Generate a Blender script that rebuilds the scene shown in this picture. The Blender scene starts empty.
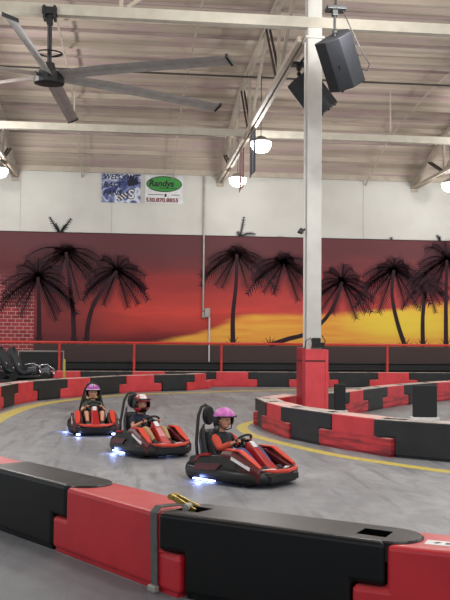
import bpy, bmesh, math, random
from math import sin, cos, pi, radians, atan, atan2, hypot
from mathutils import Vector, Matrix
S = bpy.context.scene
COL = S.collection
# ------------------------------------------------------------ camera, world, lights, exposure
F = 850.0
cd = bpy.data.cameras.new('camera'); cam = bpy.data.objects.new('camera', cd); COL.objects.link(cam)
cd.sensor_fit = 'VERTICAL'; cd.sensor_height = 24.0; cd.lens = F / 600 * 24.0
cd.clip_start = 0.1; cd.clip_end = 300
PSI, PIT, ROLL = radians(6.4), atan(40 / F), radians(0.5)
fw = Vector((sin(PSI) * cos(PIT), cos(PSI) * cos(PIT), sin(PIT)))
rt0 = Vector((cos(PSI), -sin(PSI), 0)); up0 = rt0.cross(fw)
rt = rt0 * cos(ROLL) + up0 * sin(ROLL); up = up0 * cos(ROLL) - rt0 * sin(ROLL)
M = Matrix((rt, up, -fw)).transposed().to_4x4(); M.translation = Vector((0, 0, 2.0))
cam.matrix_world = M
S.camera = cam
w = bpy.data.worlds.new('world'); S.world = w; w.use_nodes = True
w.node_tree.nodes['Background'].inputs[0].default_value = (0.88, 0.95, 1.0, 1)
w.node_tree.nodes['Background'].inputs[1].default_value = 1.0
S.view_settings.view_transform = 'Standard'; S.view_settings.look = 'None'
S.view_settings.gamma = 1; S.view_settings.use_curve_mapping = False
S.view_settings.exposure = 0.0
LAMP_W = 620.0
LAMPS = [(4.62, 36.6), (4.62, 30.0), (4.62, 16.5), (4.62, 10.5), (4.62, 4.5),
         (-5.55, 36.4), (-5.55, 29.0), (-5.55, 20.5), (-5.55, 12.0),
         (14.25, 36.6), (14.55, 30.0), (14.55, 21.5), (14.55, 13.0)]
for (x, y) in LAMPS:
    ld = bpy.data.lights.new('high_bay_light', 'POINT'); ld.shadow_soft_size = 0.3; ld.energy = LAMP_W * (0.3 if y > 36 else 1)
    ld.color = (1.0, 0.985, 0.96)
    lo = bpy.data.objects.new('high_bay_light', ld); COL.objects.link(lo); lo.location = (x, y, 8.62 if y > 36 else 8.75)

# ------------------------------------------------------------ materials
def srgb(r, g, b):
    f = lambda c: (c / 255 / 12.92) if c / 255 <= 0.04045 else ((c / 255 + 0.055) / 1.055) ** 2.4
    return (f(r), f(g), f(b), 1)
def mat(name, c, rough=0.5, metal=0, c2=None, scale=4, bump=0.0, stretch=(1, 1, 1), spec=None, detail=4, lo=0.35, hi=0.7):
    m = bpy.data.materials.new(name); m.use_nodes = True; nt = m.node_tree; b = nt.nodes['Principled BSDF']
    b.inputs['Base Color'].default_value = c; b.inputs['Roughness'].default_value = rough; b.inputs['Metallic'].default_value = metal
    if spec is not None: b.inputs['Specular IOR Level'].default_value = spec
    if c2 is None: c2 = (c[0] * .8, c[1] * .8, c[2] * .8, 1)
    tc = nt.nodes.new('ShaderNodeTexCoord'); mp = nt.nodes.new('ShaderNodeMapping'); mp.inputs['Scale'].default_value = stretch
    nz = nt.nodes.new('ShaderNodeTexNoise'); nz.inputs['Scale'].default_value = scale; nz.inputs['Detail'].default_value = detail
    rp = nt.nodes.new('ShaderNodeValToRGB'); rp.color_ramp.elements[0].position = lo; rp.color_ramp.elements[1].position = hi
    rp.color_ramp.elements[0].color = c; rp.color_ramp.elements[1].color = c2
    L = nt.links.new
    L(tc.outputs['Object'], mp.inputs[0]); L(mp.outputs[0], nz.inputs[0]); L(nz.outputs[0], rp.inputs[0]); L(rp.outputs[0], b.inputs['Base Color'])
    if bump:
        bp = nt.nodes.new('ShaderNodeBump'); bp.inputs['Strength'].default_value = bump; bp.inputs['Distance'].default_value = 0.02
        L(nz.outputs[0], bp.inputs['Height']); L(bp.outputs[0], b.inputs['Normal'])
    return m
def emat(name, c, s):
    m = bpy.data.materials.new(name); m.use_nodes = True; b = m.node_tree.nodes['Principled BSDF']
    b.inputs['Base Color'].default_value = c; b.inputs['Emission Color'].default_value = c; b.inputs['Emission Strength'].default_value = s
    return m
def dusty(name, c, c2, dust, rough, amt):
    """moulded plastic, scuffed, with pale dust lying on the upward faces"""
    m = mat(name, c, rough, c2=c2, scale=2.2, bump=0.08, detail=8)
    nt = m.node_tree; b = nt.nodes['Principled BSDF']; L = nt.links.new
    rp = [n for n in nt.nodes if n.type == 'VALTORGB'][0]
    ge = nt.nodes.new('ShaderNodeNewGeometry'); sp = nt.nodes.new('ShaderNodeSeparateXYZ'); L(ge.outputs['Normal'], sp.inputs[0])
    mr = nt.nodes.new('ShaderNodeMapRange'); mr.inputs[1].default_value = 0.7; mr.inputs[2].default_value = 1.0; L(sp.outputs[2], mr.inputs[0])
    nz = nt.nodes.new('ShaderNodeTexNoise'); nz.inputs['Scale'].default_value = 3.5; nz.inputs['Detail'].default_value = 6
    tc = [n for n in nt.nodes if n.type == 'TEX_COORD'][0]; L(tc.outputs['Object'], nz.inputs[0])
    r2 = nt.nodes.new('ShaderNodeMapRange'); r2.inputs[1].default_value = 0.3; r2.inputs[2].default_value = 0.65; r2.inputs[3].default_value = amt * .45; r2.inputs[4].default_value = amt
    L(nz.outputs[0], r2.inputs[0])
    mu = nt.nodes.new('ShaderNodeMath'); mu.operation = 'MULTIPLY'; L(mr.outputs[0], mu.inputs[0]); L(r2.outputs[0], mu.inputs[1])
    mx = nt.nodes.new('ShaderNodeMixRGB'); L(mu.outputs[0], mx.inputs[0]); L(rp.outputs[0], mx.inputs[1]); mx.inputs[2].default_value = dust
    L(mx.outputs[0], b.inputs['Base Color'])
    return m
M_RED = dusty('red_plastic', srgb(194, 36, 46), srgb(176, 28, 38), srgb(226, 170, 165), 0.38, 0.25)
def scuff(m):
    nt = m.node_tree; b = nt.nodes['Principled BSDF']; L = nt.links.new; src = b.inputs['Base Color'].links[0].from_socket
    ob = [n for n in nt.nodes if n.type == 'TEX_COORD'][0].outputs['Object']; sp = nt.nodes.new('ShaderNodeSeparateXYZ'); L(ob, sp.inputs[0])
    n = nt.nodes.new('ShaderNodeTexNoise'); n.inputs['Scale'].default_value = 1.6; n.inputs['Detail'].default_value = 8
    mp = nt.nodes.new('ShaderNodeMapping'); mp.inputs['Scale'].default_value = (.8, .8, 7); L(ob, mp.inputs[0]); L(mp.outputs[0], n.inputs[0])
    a = nt.nodes.new('ShaderNodeMapRange'); a.inputs[1].default_value = .42; a.inputs[2].default_value = .6; L(n.outputs[0], a.inputs[0])
    z = nt.nodes.new('ShaderNodeMapRange'); z.inputs[1].default_value = .34; z.inputs[2].default_value = .26; L(sp.outputs[2], z.inputs[0])
    k = nt.nodes.new('ShaderNodeMath'); k.operation = 'MULTIPLY'; L(a.outputs[0], k.inputs[0]); L(z.outputs[0], k.inputs[1])
    k2 = nt.nodes.new('ShaderNodeMath'); k2.operation = 'MULTIPLY'; L(k.outputs[0], k2.inputs[0]); k2.inputs[1].default_value = .7
    x = nt.nodes.new('ShaderNodeMixRGB'); L(k2.outputs[0], x.inputs[0]); L(src, x.inputs[1]); x.inputs[2].default_value = srgb(70, 28, 32); L(x.outputs[0], b.inputs['Base Color'])
    return m
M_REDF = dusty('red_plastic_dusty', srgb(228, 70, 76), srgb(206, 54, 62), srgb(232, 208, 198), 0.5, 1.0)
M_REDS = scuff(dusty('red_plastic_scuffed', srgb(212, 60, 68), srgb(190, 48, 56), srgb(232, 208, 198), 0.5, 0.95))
M_BLK = dusty('black_plastic', srgb(12, 12, 13), srgb(7, 7, 8), srgb(120, 120, 122), 0.36, 0.22)
M_BLK.node_tree.nodes['Principled BSDF'].inputs['Specular IOR Level'].default_value = .3
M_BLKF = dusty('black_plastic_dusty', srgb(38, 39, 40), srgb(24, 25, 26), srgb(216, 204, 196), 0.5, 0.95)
M_WALL = mat('cream_wall_paint', srgb(214, 212, 204), 0.8, c2=srgb(203, 200, 192), scale=0.6, detail=5)
M_STEEL = mat('beige_painted_steel', srgb(188, 176, 160), 0.6, c2=srgb(172, 160, 146), scale=3)
M_BEAM = mat('pale_painted_steel', srgb(190, 184, 170), 0.55, c2=srgb(176, 170, 156), scale=3)
M_DSTEEL = mat('dark_steel', srgb(70, 62, 58), 0.6)
M_COL = mat('white_column_paint', srgb(205, 204, 198), 0.6, c2=srgb(192, 190, 184), scale=2)
M_BLACK = mat('black_matte', srgb(18, 19, 21), 0.55)
M_SPK = mat('speaker_black', srgb(18, 20, 26), 0.6)
M_RAIL = mat('red_rail_paint', srgb(214, 62, 54), 0.45)
M_YEL = mat('yellow_paint', srgb(212, 194, 92), 0.6, c2=srgb(186, 170, 92), scale=8)
M_BLADE = mat('fan_blade_grey', srgb(150, 144, 140), 0.5)
M_WHITE = mat('white_paint', srgb(225, 225, 225), 0.5)
M_PIPE = mat('galvanised', srgb(170, 166, 160), 0.4, 0.3)
M_PAD = mat('red_pad_vinyl', srgb(222, 74, 80), 0.5, c2=srgb(210, 64, 72), scale=3)
M_PADD = mat('dark_red_edge', srgb(168, 40, 50), 0.5)
M_PALM = mat('palm_paint_dark', srgb(62, 36, 44), 0.9, c2=srgb(50, 30, 38), scale=3)
M_PALMF = mat('palm_paint_faded', srgb(76, 46, 50), 0.9, c2=srgb(66, 40, 46), scale=3)
M_PALMG = mat('palm_paint_grey', srgb(74, 76, 78), 0.9)
M_TRUNK = mat('trunk_paint', srgb(54, 30, 38), 0.9)
M_LAMP = emat('lamp_lens', (1, 0.98, 0.95, 1), 14)
M_LED = emat('blue_led', (0.35, 0.45, 1.0, 1), 14)
M_BRASS = mat('brass_metal', srgb(176, 152, 84), 0.3, 0.8)
M_STRAP = mat('grey_webbing', srgb(92, 92, 90), 0.8, c2=srgb(74, 74, 72), scale=30)
M_FENCE = mat('black_belting', srgb(28, 28, 30), 0.6, c2=srgb(18, 18, 20), scale=3)

def node_mat(name):
    m = bpy.data.materials.new(name); m.use_nodes = True
    return m, m.node_tree, m.node_tree.nodes['Principled BSDF'], m.node_tree.links.new
def noise(nt, vec, scale, detail=4, dist=0.0):
    n = nt.nodes.new('ShaderNodeTexNoise'); n.inputs['Scale'].default_value = scale; n.inputs['Detail'].default_value = detail
    n.inputs['Distortion'].default_value = dist; nt.links.new(vec, n.inputs[0]); return n.outputs[0]
def mapping(nt, vec, sc=(1, 1, 1), rot=(0, 0, 0)):
    n = nt.nodes.new('ShaderNodeMapping'); n.inputs['Scale'].default_value = sc; n.inputs['Rotation'].default_value = rot
    nt.links.new(vec, n.inputs[0]); return n.outputs[0]
def ramp(nt, fac, stops, interp='LINEAR'):
    n = nt.nodes.new('ShaderNodeValToRGB'); cr = n.color_ramp; cr.interpolation = interp
    while len(cr.elements) < len(stops): cr.elements.new(0.5)
    for e, (p, c) in zip(cr.elements, stops): e.position = p; e.color = c if not isinstance(c, (int, float)) else (c, c, c, 1)
    nt.links.new(fac, n.inputs[0]); return n.outputs[0]
def mixc(nt, fac, a, b, mode='MIX'):
    n = nt.nodes.new('ShaderNodeMixRGB'); n.blend_type = mode
    for i, v in ((0, fac), (1, a), (2, b)):
        if isinstance(v, (int, float)): n.inputs[i].default_value = v
        elif isinstance(v, tuple): n.inputs[i].default_value = v
        else: nt.links.new(v, n.inputs[i])
    return n.outputs[0]
def mth(nt, op, a, b=0.0, c=0.0):
    n = nt.nodes.new('ShaderNodeMath'); n.operation = op
    for i, v in enumerate((a, b, c)):
        if isinstance(v, (int, float)): n.inputs[i].default_value = v
        else: nt.links.new(v, n.inputs[i])
    return n.outputs[0]
def mrange(nt, v, a, b, c=0.0, d=1.0, smooth=False):
    n = nt.nodes.new('ShaderNodeMapRange'); n.clamp = True
    if smooth: n.interpolation_type = 'SMOOTHSTEP'
    n.inputs[1].default_value = a; n.inputs[2].default_value = b; n.inputs[3].default_value = c; n.inputs[4].default_value = d
    nt.links.new(v, n.inputs[0]); return n.outputs[0]

# asphalt / sealed concrete track
def floor_mat(dark=False):
    m, nt, b, L = node_mat('outer_floor_surface' if dark else 'track_surface')
    ob = nt.nodes.new('ShaderNodeTexCoord').outputs['Object']
    n1 = noise(nt, ob, 0.35, 6, 0.6)
    n2 = noise(nt, mapping(nt, ob, (0.9, 0.22, 1), (0, 0, radians(-28))), 1.3, 7, 1.2)
    n3 = noise(nt, ob, 45, 3)
    base = ramp(nt, n1, [(0.3, srgb(128, 130, 134)), (0.7, srgb(150, 152, 155))])
    st = ramp(nt, n2, [(0.45, 0.0), (0.7, 1.0)])
    c = mixc(nt, mth(nt, 'MULTIPLY', st, 0.5), base, srgb(184, 186, 188))
    wv = nt.nodes.new('ShaderNodeTexNoise'); wv.inputs['Scale'].default_value = 1.0; wv.inputs['Detail'].default_value = 5
    L(mapping(nt, ob, (5.5, 0.4, 1), (0, 0, radians(-38))), wv.inputs[0])
    dk = ramp(nt, wv.outputs[0], [(0.56, 0.0), (0.66, 1.0)])
    c = mixc(nt, mth(nt, 'MULTIPLY', dk, 0.45), c, srgb(90, 91, 95))
    gr = noise(nt, mapping(nt, ob, (1.6, 0.8, 1), (0, 0, radians(20))), 3.0, 9, 0.8)
    c = mixc(nt, mth(nt, 'MULTIPLY', ramp(nt, gr, [(0.42, 0.0), (0.7, 1.0)]), 0.4), c, srgb(104, 106, 110))
    c = mixc(nt, 0.18, c, ramp(nt, n3, [(0.3, 0.05), (0.7, 0.6)]), 'OVERLAY')
    if dark: c = mixc(nt, 0.62, c, srgb(84, 86, 92))
    L(c, b.inputs['Base Color']); b.inputs['Roughness'].default_value = 0.55
    L(mrange(nt, n2, 0.3, 0.7, 0.45, 0.7), b.inputs['Roughness'])
    bp = nt.nodes.new('ShaderNodeBump'); bp.inputs['Strength'].default_value = 0.12; bp.inputs['Distance'].default_value = 0.01
    L(n3, bp.inputs['Height']); L(bp.outputs[0], b.inputs['Normal'])
    return m
def ceil_mat():
    m, nt, b, L = node_mat('insulated_deck')
    ob = nt.nodes.new('ShaderNodeTexCoord').outputs['Object']
    n1 = noise(nt, mapping(nt, ob, (0.12, 1.9, 1.9)), 1.0, 5, 0.3)
    n2 = noise(nt, mapping(nt, ob, (0.5, 2.2, 2.2)), 0.8, 6, 0.5)
    n3 = noise(nt, mapping(nt, ob, (0.8, 5, 5)), 1.5, 5)
    c = ramp(nt, n1, [(0.3, srgb(172, 158, 144)), (0.55, srgb(200, 186, 170)), (0.75, srgb(224, 214, 202))])
    c = mixc(nt, ramp(nt, n2, [(0.5, 0.0), (0.62, 0.75)]), c, srgb(196, 168, 170))
    c = mixc(nt, ramp(nt, n3, [(0.6, 0.0), (0.72, 0.6)]), c, srgb(146, 130, 122))
    L(c, b.inputs['Base Color']); b.inputs['Roughness'].default_value = 0.85
    return m
def mural_mat():
    m, nt, b, L = node_mat('sunset_paint')
    ob = nt.nodes.new('ShaderNodeTexCoord').outputs['Object']
    sp = nt.nodes.new('ShaderNodeSeparateXYZ'); L(ob, sp.inputs[0]); X, Z = sp.outputs[0], sp.outputs[2]
    nz = noise(nt, mapping(nt, ob, (0.25, 1, 1.4)), 1.0, 5, 0.4)
    zz = mth(nt, 'ADD', Z, mth(nt, 'MULTIPLY', mth(nt, 'SUBTRACT', nz, 0.5), 1.6))
    zf = mrange(nt, zz, 1.7, 7.0)
    # main red sky
    sky = ramp(nt, zf, [(0.02, srgb(112, 38, 42)), (0.14, srgb(168, 58, 54)), (0.3, srgb(214, 76, 66)), (0.5, srgb(168, 60, 58)), (0.68, srgb(132, 54, 56)), (0.9, srgb(100, 56, 60))])
    # darker dusk to the far left
    left = mrange(nt, X, -3.0, 0.6, 1.0, 0.0, True)
    sky = mixc(nt, mth(nt, 'MULTIPLY', left, 0.8), sky, srgb(108, 50, 54))
    right = mrange(nt, X, 4, 10, 0.0, 0.35, True)
    sky = mixc(nt, right, sky, srgb(196, 78, 82), 'MIX')
    top = mrange(nt, zz, 4.7, 6.3, 0.0, 0.9, True)
    sky = mixc(nt, top, sky, srgb(100, 58, 62))
    # yellow glow rising to the right:  edge height as function of x
    edge = nt.nodes.new('ShaderNodeFloatCurve'); xc = mrange(nt, X, 1.2, 16.0)
    L(xc, edge.inputs['Value']); cv = edge.mapping.curves[0]
    pts = [(0, 0.0), (0.16, 0.14), (0.26, 0.25), (0.6, 0.33), (1.0, 0.45)]
    cv.points[0].location = pts[0]; cv.points[1].location = pts[-1]
    for p in pts[1:-1]: cv.points.new(*p)
    edge.mapping.update()
    eh = mth(nt, 'ADD', mth(nt, 'MULTIPLY', edge.outputs[0], 5.0), 1.75)
    d = mth(nt, 'SUBTRACT', eh, mth(nt, 'ADD', Z, mth(nt, 'MULTIPLY', mth(nt, 'SUBTRACT', nz, 0.5), 0.7)))
    k = mrange(nt, d, -0.12, 0.18, 0, 1, True)
    yn = noise(nt, mapping(nt, ob, (0.3, 1, 2.6)), 1.4, 5)
    yel = ramp(nt, yn, [(0.35, srgb(238, 154, 68)), (0.6, srgb(244, 180, 74))])
    bx = mth(nt, 'POWER', mth(nt, 'MULTIPLY', mth(nt, 'SUBTRACT', X, 13.2), 0.28), 2.0)
    bz = mth(nt, 'POWER', mth(nt, 'MULTIPLY', mth(nt, 'SUBTRACT', Z, 2.9), 0.95), 2.0)
    br = mrange(nt, mth(nt, 'ADD', bx, bz), 0.0, 1.0, 0.85, 0.0, True)
    yel = mixc(nt, br, yel, srgb(246, 218, 74))
    c = mixc(nt, k, sky, yel)
    # dark painted ground under the picture
    g = mrange(nt, Z, 1.74, 1.78, 1.0, 0.0)
    c = mixc(nt, g, c, srgb(78, 62, 62))
    L(c, b.inputs['Base Color']); b.inputs['Roughness'].default_value = 0.85
    return m
def brick_mat():
    m, nt, b, L = node_mat('painted_brick')
    ob = nt.nodes.new('ShaderNodeTexCoord').outputs['Object']
    sp = nt.nodes.new('ShaderNodeSeparateXYZ'); L(ob, sp.inputs[0]); cb = nt.nodes.new('ShaderNodeCombineXYZ'); L(sp.outputs[0], cb.inputs[0]); L(sp.outputs[2], cb.inputs[1])
    br = nt.nodes.new('ShaderNodeTexBrick'); L(cb.outputs[0], br.inputs[0]); br.inputs['Scale'].default_value = 1.0
    br.inputs['Color1'].default_value = srgb(176, 66, 70); br.inputs['Color2'].default_value = srgb(140, 52, 58); br.inputs['Mortar'].default_value = srgb(196, 154, 148)
    br.inputs['Brick Width'].default_value = 0.36; br.inputs['Row Height'].default_value = 0.17; br.inputs['Mortar Size'].default_value = 0.016
    fade = mrange(nt, sp.outputs[2], 3.9, 5.3, 0.0, 1.0, True)
    c = mixc(nt, fade, br.outputs[0], srgb(104, 52, 56))
    L(c, b.inputs['Base Color']); b.inputs['Roughness'].default_value = 0.85
    return m

# ------------------------------------------------------------ mesh helpers
class MB:
    def __init__(s): s.bm = bmesh.new(); s.mi = 0
    def _f(s, vs):
        try: f = s.bm.faces.new(vs); f.material_index = s.mi; return f
        except ValueError: return None
    def box(s, c, sz, rot=None, taper=1.0):
        c = Vector(c); vs = []
        for z in (-.5, .5):
            k = taper if z > 0 else 1
            for x, y in ((-.5, -.5), (.5, -.5), (.5, .5), (-.5, .5)):
                v = Vector((x * sz[0] * k, y * sz[1] * k, z * sz[2]))
                if rot is not None: v = rot @ v
                vs.append(s.bm.verts.new(v + c))
        for q in ((3, 2, 1, 0), (4, 5, 6, 7), (0, 1, 5, 4), (1, 2, 6, 5), (2, 3, 7, 6), (3, 0, 4, 7)): s._f([vs[i] for i in q])
        return s
    def hexa(s, lo, hi):
        vs = [s.bm.verts.new(p) for p in list(lo) + list(hi)]
        for q in ((3, 2, 1, 0), (4, 5, 6, 7), (0, 1, 5, 4), (1, 2, 6, 5), (2, 3, 7, 6), (3, 0, 4, 7)): s._f([vs[i] for i in q])
        return s
    def bar(s, a, b, wd, ht, upv=(0, 0, 1)):
        a, b = Vector(a), Vector(b); d = (b - a); l = d.length; d.normalize(); u = Vector(upv)
        if abs(d.dot(u)) > .98: u = Vector((0, 1, 0))
        x = d.cross(u).normalized(); u = x.cross(d)
        return s.box((a + b) / 2, (wd, l, ht), Matrix((x, d, u)).transposed())
    def tube(s, pts, r, n=8, cap=True, closed=False):
        pts = [Vector(p) for p in pts]; rs = r if isinstance(r, (list, tuple)) else [r] * len(pts); rings = []
        ref = None
        for i, p in enumerate(pts):
            if closed: t = pts[(i + 1) % len(pts)] - pts[i - 1]
            else: t = pts[min(i + 1, len(pts) - 1)] - pts[max(i - 1, 0)]
            t.normalize()
            if ref is None:
                ref = Vector((0, 0, 1)) if abs(t.z) < .9 else Vector((0, 1, 0))
            x = t.cross(ref)
            if x.length < 1e-4: x = t.cross(Vector((1, 0, 0)))
            x.normalize(); y = x.cross(t); ref = y
            rings.append([s.bm.verts.new(p + (x * cos(2 * pi * k / n) + y * sin(2 * pi * k / n)) * rs[i]) for k in range(n)])
        m = len(rings)
        for i in range(m if closed else m - 1):
            A, B = rings[i], rings[(i + 1) % m]
            for k in range(n): s._f([A[k], A[(k + 1) % n], B[(k + 1) % n], B[k]])
        if cap and not closed: s._f(rings[0][::-1]); s._f(rings[-1])
        return s
    def loft(s, rings, cap=True, close=True):
        R = [[s.bm.verts.new(p) for p in r] for r in rings]
        n = len(R[0])
        for A, B in zip(R, R[1:]):
            for k in range(n if close else n - 1): s._f([A[k], A[(k + 1) % n], B[(k + 1) % n], B[k]])
        if cap: s._f(R[0][::-1]); s._f(R[-1])
        return s
    def prism(s, out, d0, d1, fn):
        """outline of 2-D points mapped by fn(a, b, depth)"""
        A = [s.bm.verts.new(fn(a, b, d0)) for a, b in out]; B = [s.bm.verts.new(fn(a, b, d1)) for a, b in out]
        s._f(A); s._f(B[::-1]); n = len(out)
        for k in range(n): s._f([A[k], B[k], B[(k + 1) % n], A[(k + 1) % n]])
        return s
    def sphere(s, c, r, seg=16, rings=10):
        mt = Matrix.Translation(c) @ Matrix.Diagonal((*(r if isinstance(r, tuple) else (r, r, r)), 1))
        g = bmesh.ops.create_uvsphere(s.bm, u_segments=seg, v_segments=rings, radius=1, matrix=mt)
        for f in {f for v in g['verts'] for f in v.link_faces}: f.material_index = s.mi
        return s
    def build(s, name, mats, parent=None, smooth=False, bevel=0, seg=2, subsurf=0, recalc=True):
        if recalc: bmesh.ops.recalc_face_normals(s.bm, faces=s.bm.faces)
        me = bpy.data.meshes.new(name); s.bm.to_mesh(me); s.bm.free()
        for m in (mats if isinstance(mats, (list, tuple)) else [mats]): me.materials.append(m)
        if smooth:
            for p in me.polygons: p.use_smooth = True
        o = bpy.data.objects.new(name, me); COL.objects.link(o)
        if parent: o.parent = parent
        if bevel:
            b = o.modifiers.new('b', 'BEVEL'); b.width = bevel; b.segments = seg; b.limit_method = 'ANGLE'; b.angle_limit = radians(35)
        if subsurf:
            b = o.modifiers.new('s', 'SUBSURF'); b.levels = b.render_levels = subsurf
        return o
def bake(o):
    dg = bpy.context.evaluated_depsgraph_get(); me = bpy.data.meshes.new_from_object(o.evaluated_get(dg))
    o.modifiers.clear(); o.data = me; return o
def tag(o, label, cat, group=None):
    o['label'] = label; o['category'] = cat
    if group: o['group'] = group
    return o
def struct(o): o['kind'] = 'structure'; return o
def thing(name, label, cat, loc=(0, 0, 0), rz=0, group=None):
    o = bpy.data.objects.new(name, None); COL.objects.link(o); o.location = loc; o.rotation_euler.z = rz; o.empty_display_size = .1
    return tag(o, label, cat, group)
def copy_tree(o, parent=None):
    c = o.copy(); COL.objects.link(c)
    if parent is not None: c.parent = parent
    for ch in list(o.children):
        copy_tree(ch, c)
    return c
def text(name, body, size, m, parent, loc, rot=(pi / 2, 0, 0), ext=0.004, shear=0, sx=1, align='LEFT', bold=0):
    cu = bpy.data.curves.new(name, 'FONT'); cu.body = body; cu.size = size; cu.extrude = ext; cu.shear = shear; cu.align_x = align; cu.offset = bold
    t = bpy.data.objects.new(name, cu); COL.objects.link(t)
    dg = bpy.context.evaluated_depsgraph_get(); me = bpy.data.meshes.new_from_object(t.evaluated_get(dg))
    bpy.data.objects.remove(t)
    me.materials.clear(); me.materials.append(m)
    o = bpy.data.objects.new(name, me); COL.objects.link(o); o.parent = parent; o.location = loc; o.rotation_euler = rot; o.scale = (sx, 1, 1)
    return o

# ------------------------------------------------------------ the setting
XL, XR, Y0, YW = -26.0, 34.0, -3.0, 40.0
fb = MB(); fb.box(((XL + XR) / 2, (Y0 + YW) / 2, -0.1), (XR - XL, YW - Y0, 0.2)); struct(fb.build('floor', floor_mat()))
ob_ = MB(); ob_.prism([(-6.0, 15.2), (-2.5, 10.95), (-1.55, 9.5), (-.6, 8.1), (.36, 6.68), (1.68, 5.68), (3.2, 4.75), (8.0, 1.9), (8.0, -2.9), (-20, -2.9), (-20, 15.2)][::-1], 0, .004, lambda a, c, d: Vector((a, c, d)))
struct(ob_.build('floor', floor_mat(True)))
wb = MB(); wb.box(((XL + XR) / 2, YW + 0.15, 6.2), (XR - XL, 0.3, 12.4)); wall = struct(wb.build('wall_back', M_WALL))
ROOF = [(40.0, 9.92), (36.2, 11.35), (31.0, 11.95), (20.0, 12.1), (Y0, 12.2)]
def roof_z(y):
    for (a, za), (b, zb) in zip(ROOF, ROOF[1:]):
        if b <= y <= a: return za + (zb - za) * (a - y) / (a - b)
    return ROOF[-1][1]
cb = MB()
for (a, za), (b, zb) in zip(ROOF, ROOF[1:]):
    cb.hexa([(XL, a, za), (XR, a, za), (XR, b, zb), (XL, b, zb)], [(XL, a, za + .15), (XR, a, za + .15), (XR, b, zb + .15), (XL, b, zb + .15)])
ceil = struct(cb.build('ceiling', ceil_mat()))
M_PURL = mat('purlin_timber', srgb(198, 184, 168), 0.8, c2=srgb(172, 158, 144), scale=1.5, stretch=(0.3, 2, 2))
M_PURD = mat('purlin_dark', srgb(176, 158, 152), 0.8, c2=srgb(146, 128, 124), scale=1.5, stretch=(0.3, 2, 2))
y = 38.4; k = 0
while y > 16:
    big = k % 2 == 0
    z = roof_z(y); h = 0.2 if big else 0.09; b_ = MB(); b_.box(((XL + XR) / 2, y, z - h / 2 + .01), (XR - XL, 0.12 if big else 0.08, h))
    o = b_.build('purlin', M_PURL if big else M_PURD, ceil); y -= 1.22; k += 1
# seams of the upper wall
sb = MB()
for x in (-5.1, -0.9, 11.2):
    sb.box((x, 39.995, 8.4), (0.025, 0.01, 2.9))
sb.build('panel_seam', mat('seam_grey', srgb(186, 184, 178), 0.8), wall)
lb = MB(); lb.box(((XL + XR) / 2, 39.88, 9.86), (XR - XL, 0.24, 0.06)); lb.box(((XL + XR) / 2, 39.78, 9.92), (XR - XL, 0.03, 0.3)); lb.box(((XL + XR) / 2, 39.88, 10.02), (XR - XL, 0.24, 0.05))
struct(lb.build('trim_1', M_STEEL))

# mural with its painted palms
mur = thing('mural', 'long painted sunset mural with palm trees across the back wall', 'mural', (0, 0, 0))
mb = MB(); mb.box(((XL + XR) / 2, 39.97, 3.46), (XR - XL, 0.05, 6.92)); mb.build('mural_panel', mural_mat(), mur)
bb = MB(); bb.box(((XL - 4.38) / 2, 39.9438, 3.45), (-4.38 - XL, 0.001, 4.1)); bb.build('painted_brick', brick_mat(), mur)
be = MB(); be.box(((XL + XR) / 2, 39.965, 6.93), (XR - XL, 0.08, 0.035)); be.build('top_shadow_line', mat('shadow_line_dark', srgb(58, 36, 42), 0.8), mur)  # shadow line over the mural panel, put in as a dark strip
rnd = random.Random(5)
def frond(b, y, c, ang, ln, droop, wd=0.42, n=20):
    """flat painted frond, a spine with hanging leaflets"""
    cx, cz = c; dx, dz = cos(ang), sin(ang); pts = []
    for i in range(n + 1):
        t = i / n; pts.append((cx + dx * ln * t, cz + dz * ln * t - droop * ln * t * t))
    f = lambda a, q, d=0: (a, y, q)
    for i in range(n):
        (x0, z0), (x1, z1) = pts[i], pts[i + 1]; tx, tz = x1 - x0, z1 - z0; l = hypot(tx, tz); nx, nz = -tz / l, tx / l
        hw = 0.035 * (1 - .7 * i / n)
        b._f([b.bm.verts.new(f(x0 - nx * hw, z0 - nz * hw)), b.bm.verts.new(f(x1 - nx * hw, z1 - nz * hw)), b.bm.verts.new(f(x1 + nx * hw, z1 + nz * hw)), b.bm.verts.new(f(x0 + nx * hw, z0 + nz * hw))])
        if i < 1: continue
        e = wd * (0.45 + 0.75 * sin(pi * min(1, (i + 1.5) / (n + 2)))) * rnd.uniform(.8, 1.2)
        for s_ in (-1, 1):
            ox = nx * s_ * e * .75 + tx / l * e * .55; oz = nz * s_ * e * .75 + tz / l * e * .55 - 0.22 * e
            mx_, mz_ = (x0 + x1) / 2 + ox, (z0 + z1) / 2 + oz
            b._f([b.bm.verts.new(f(x0, z0)), b.bm.verts.new(f(x0 + tx * .8, z0 + tz * .8)), b.bm.verts.new(f(mx_, mz_))])
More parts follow.
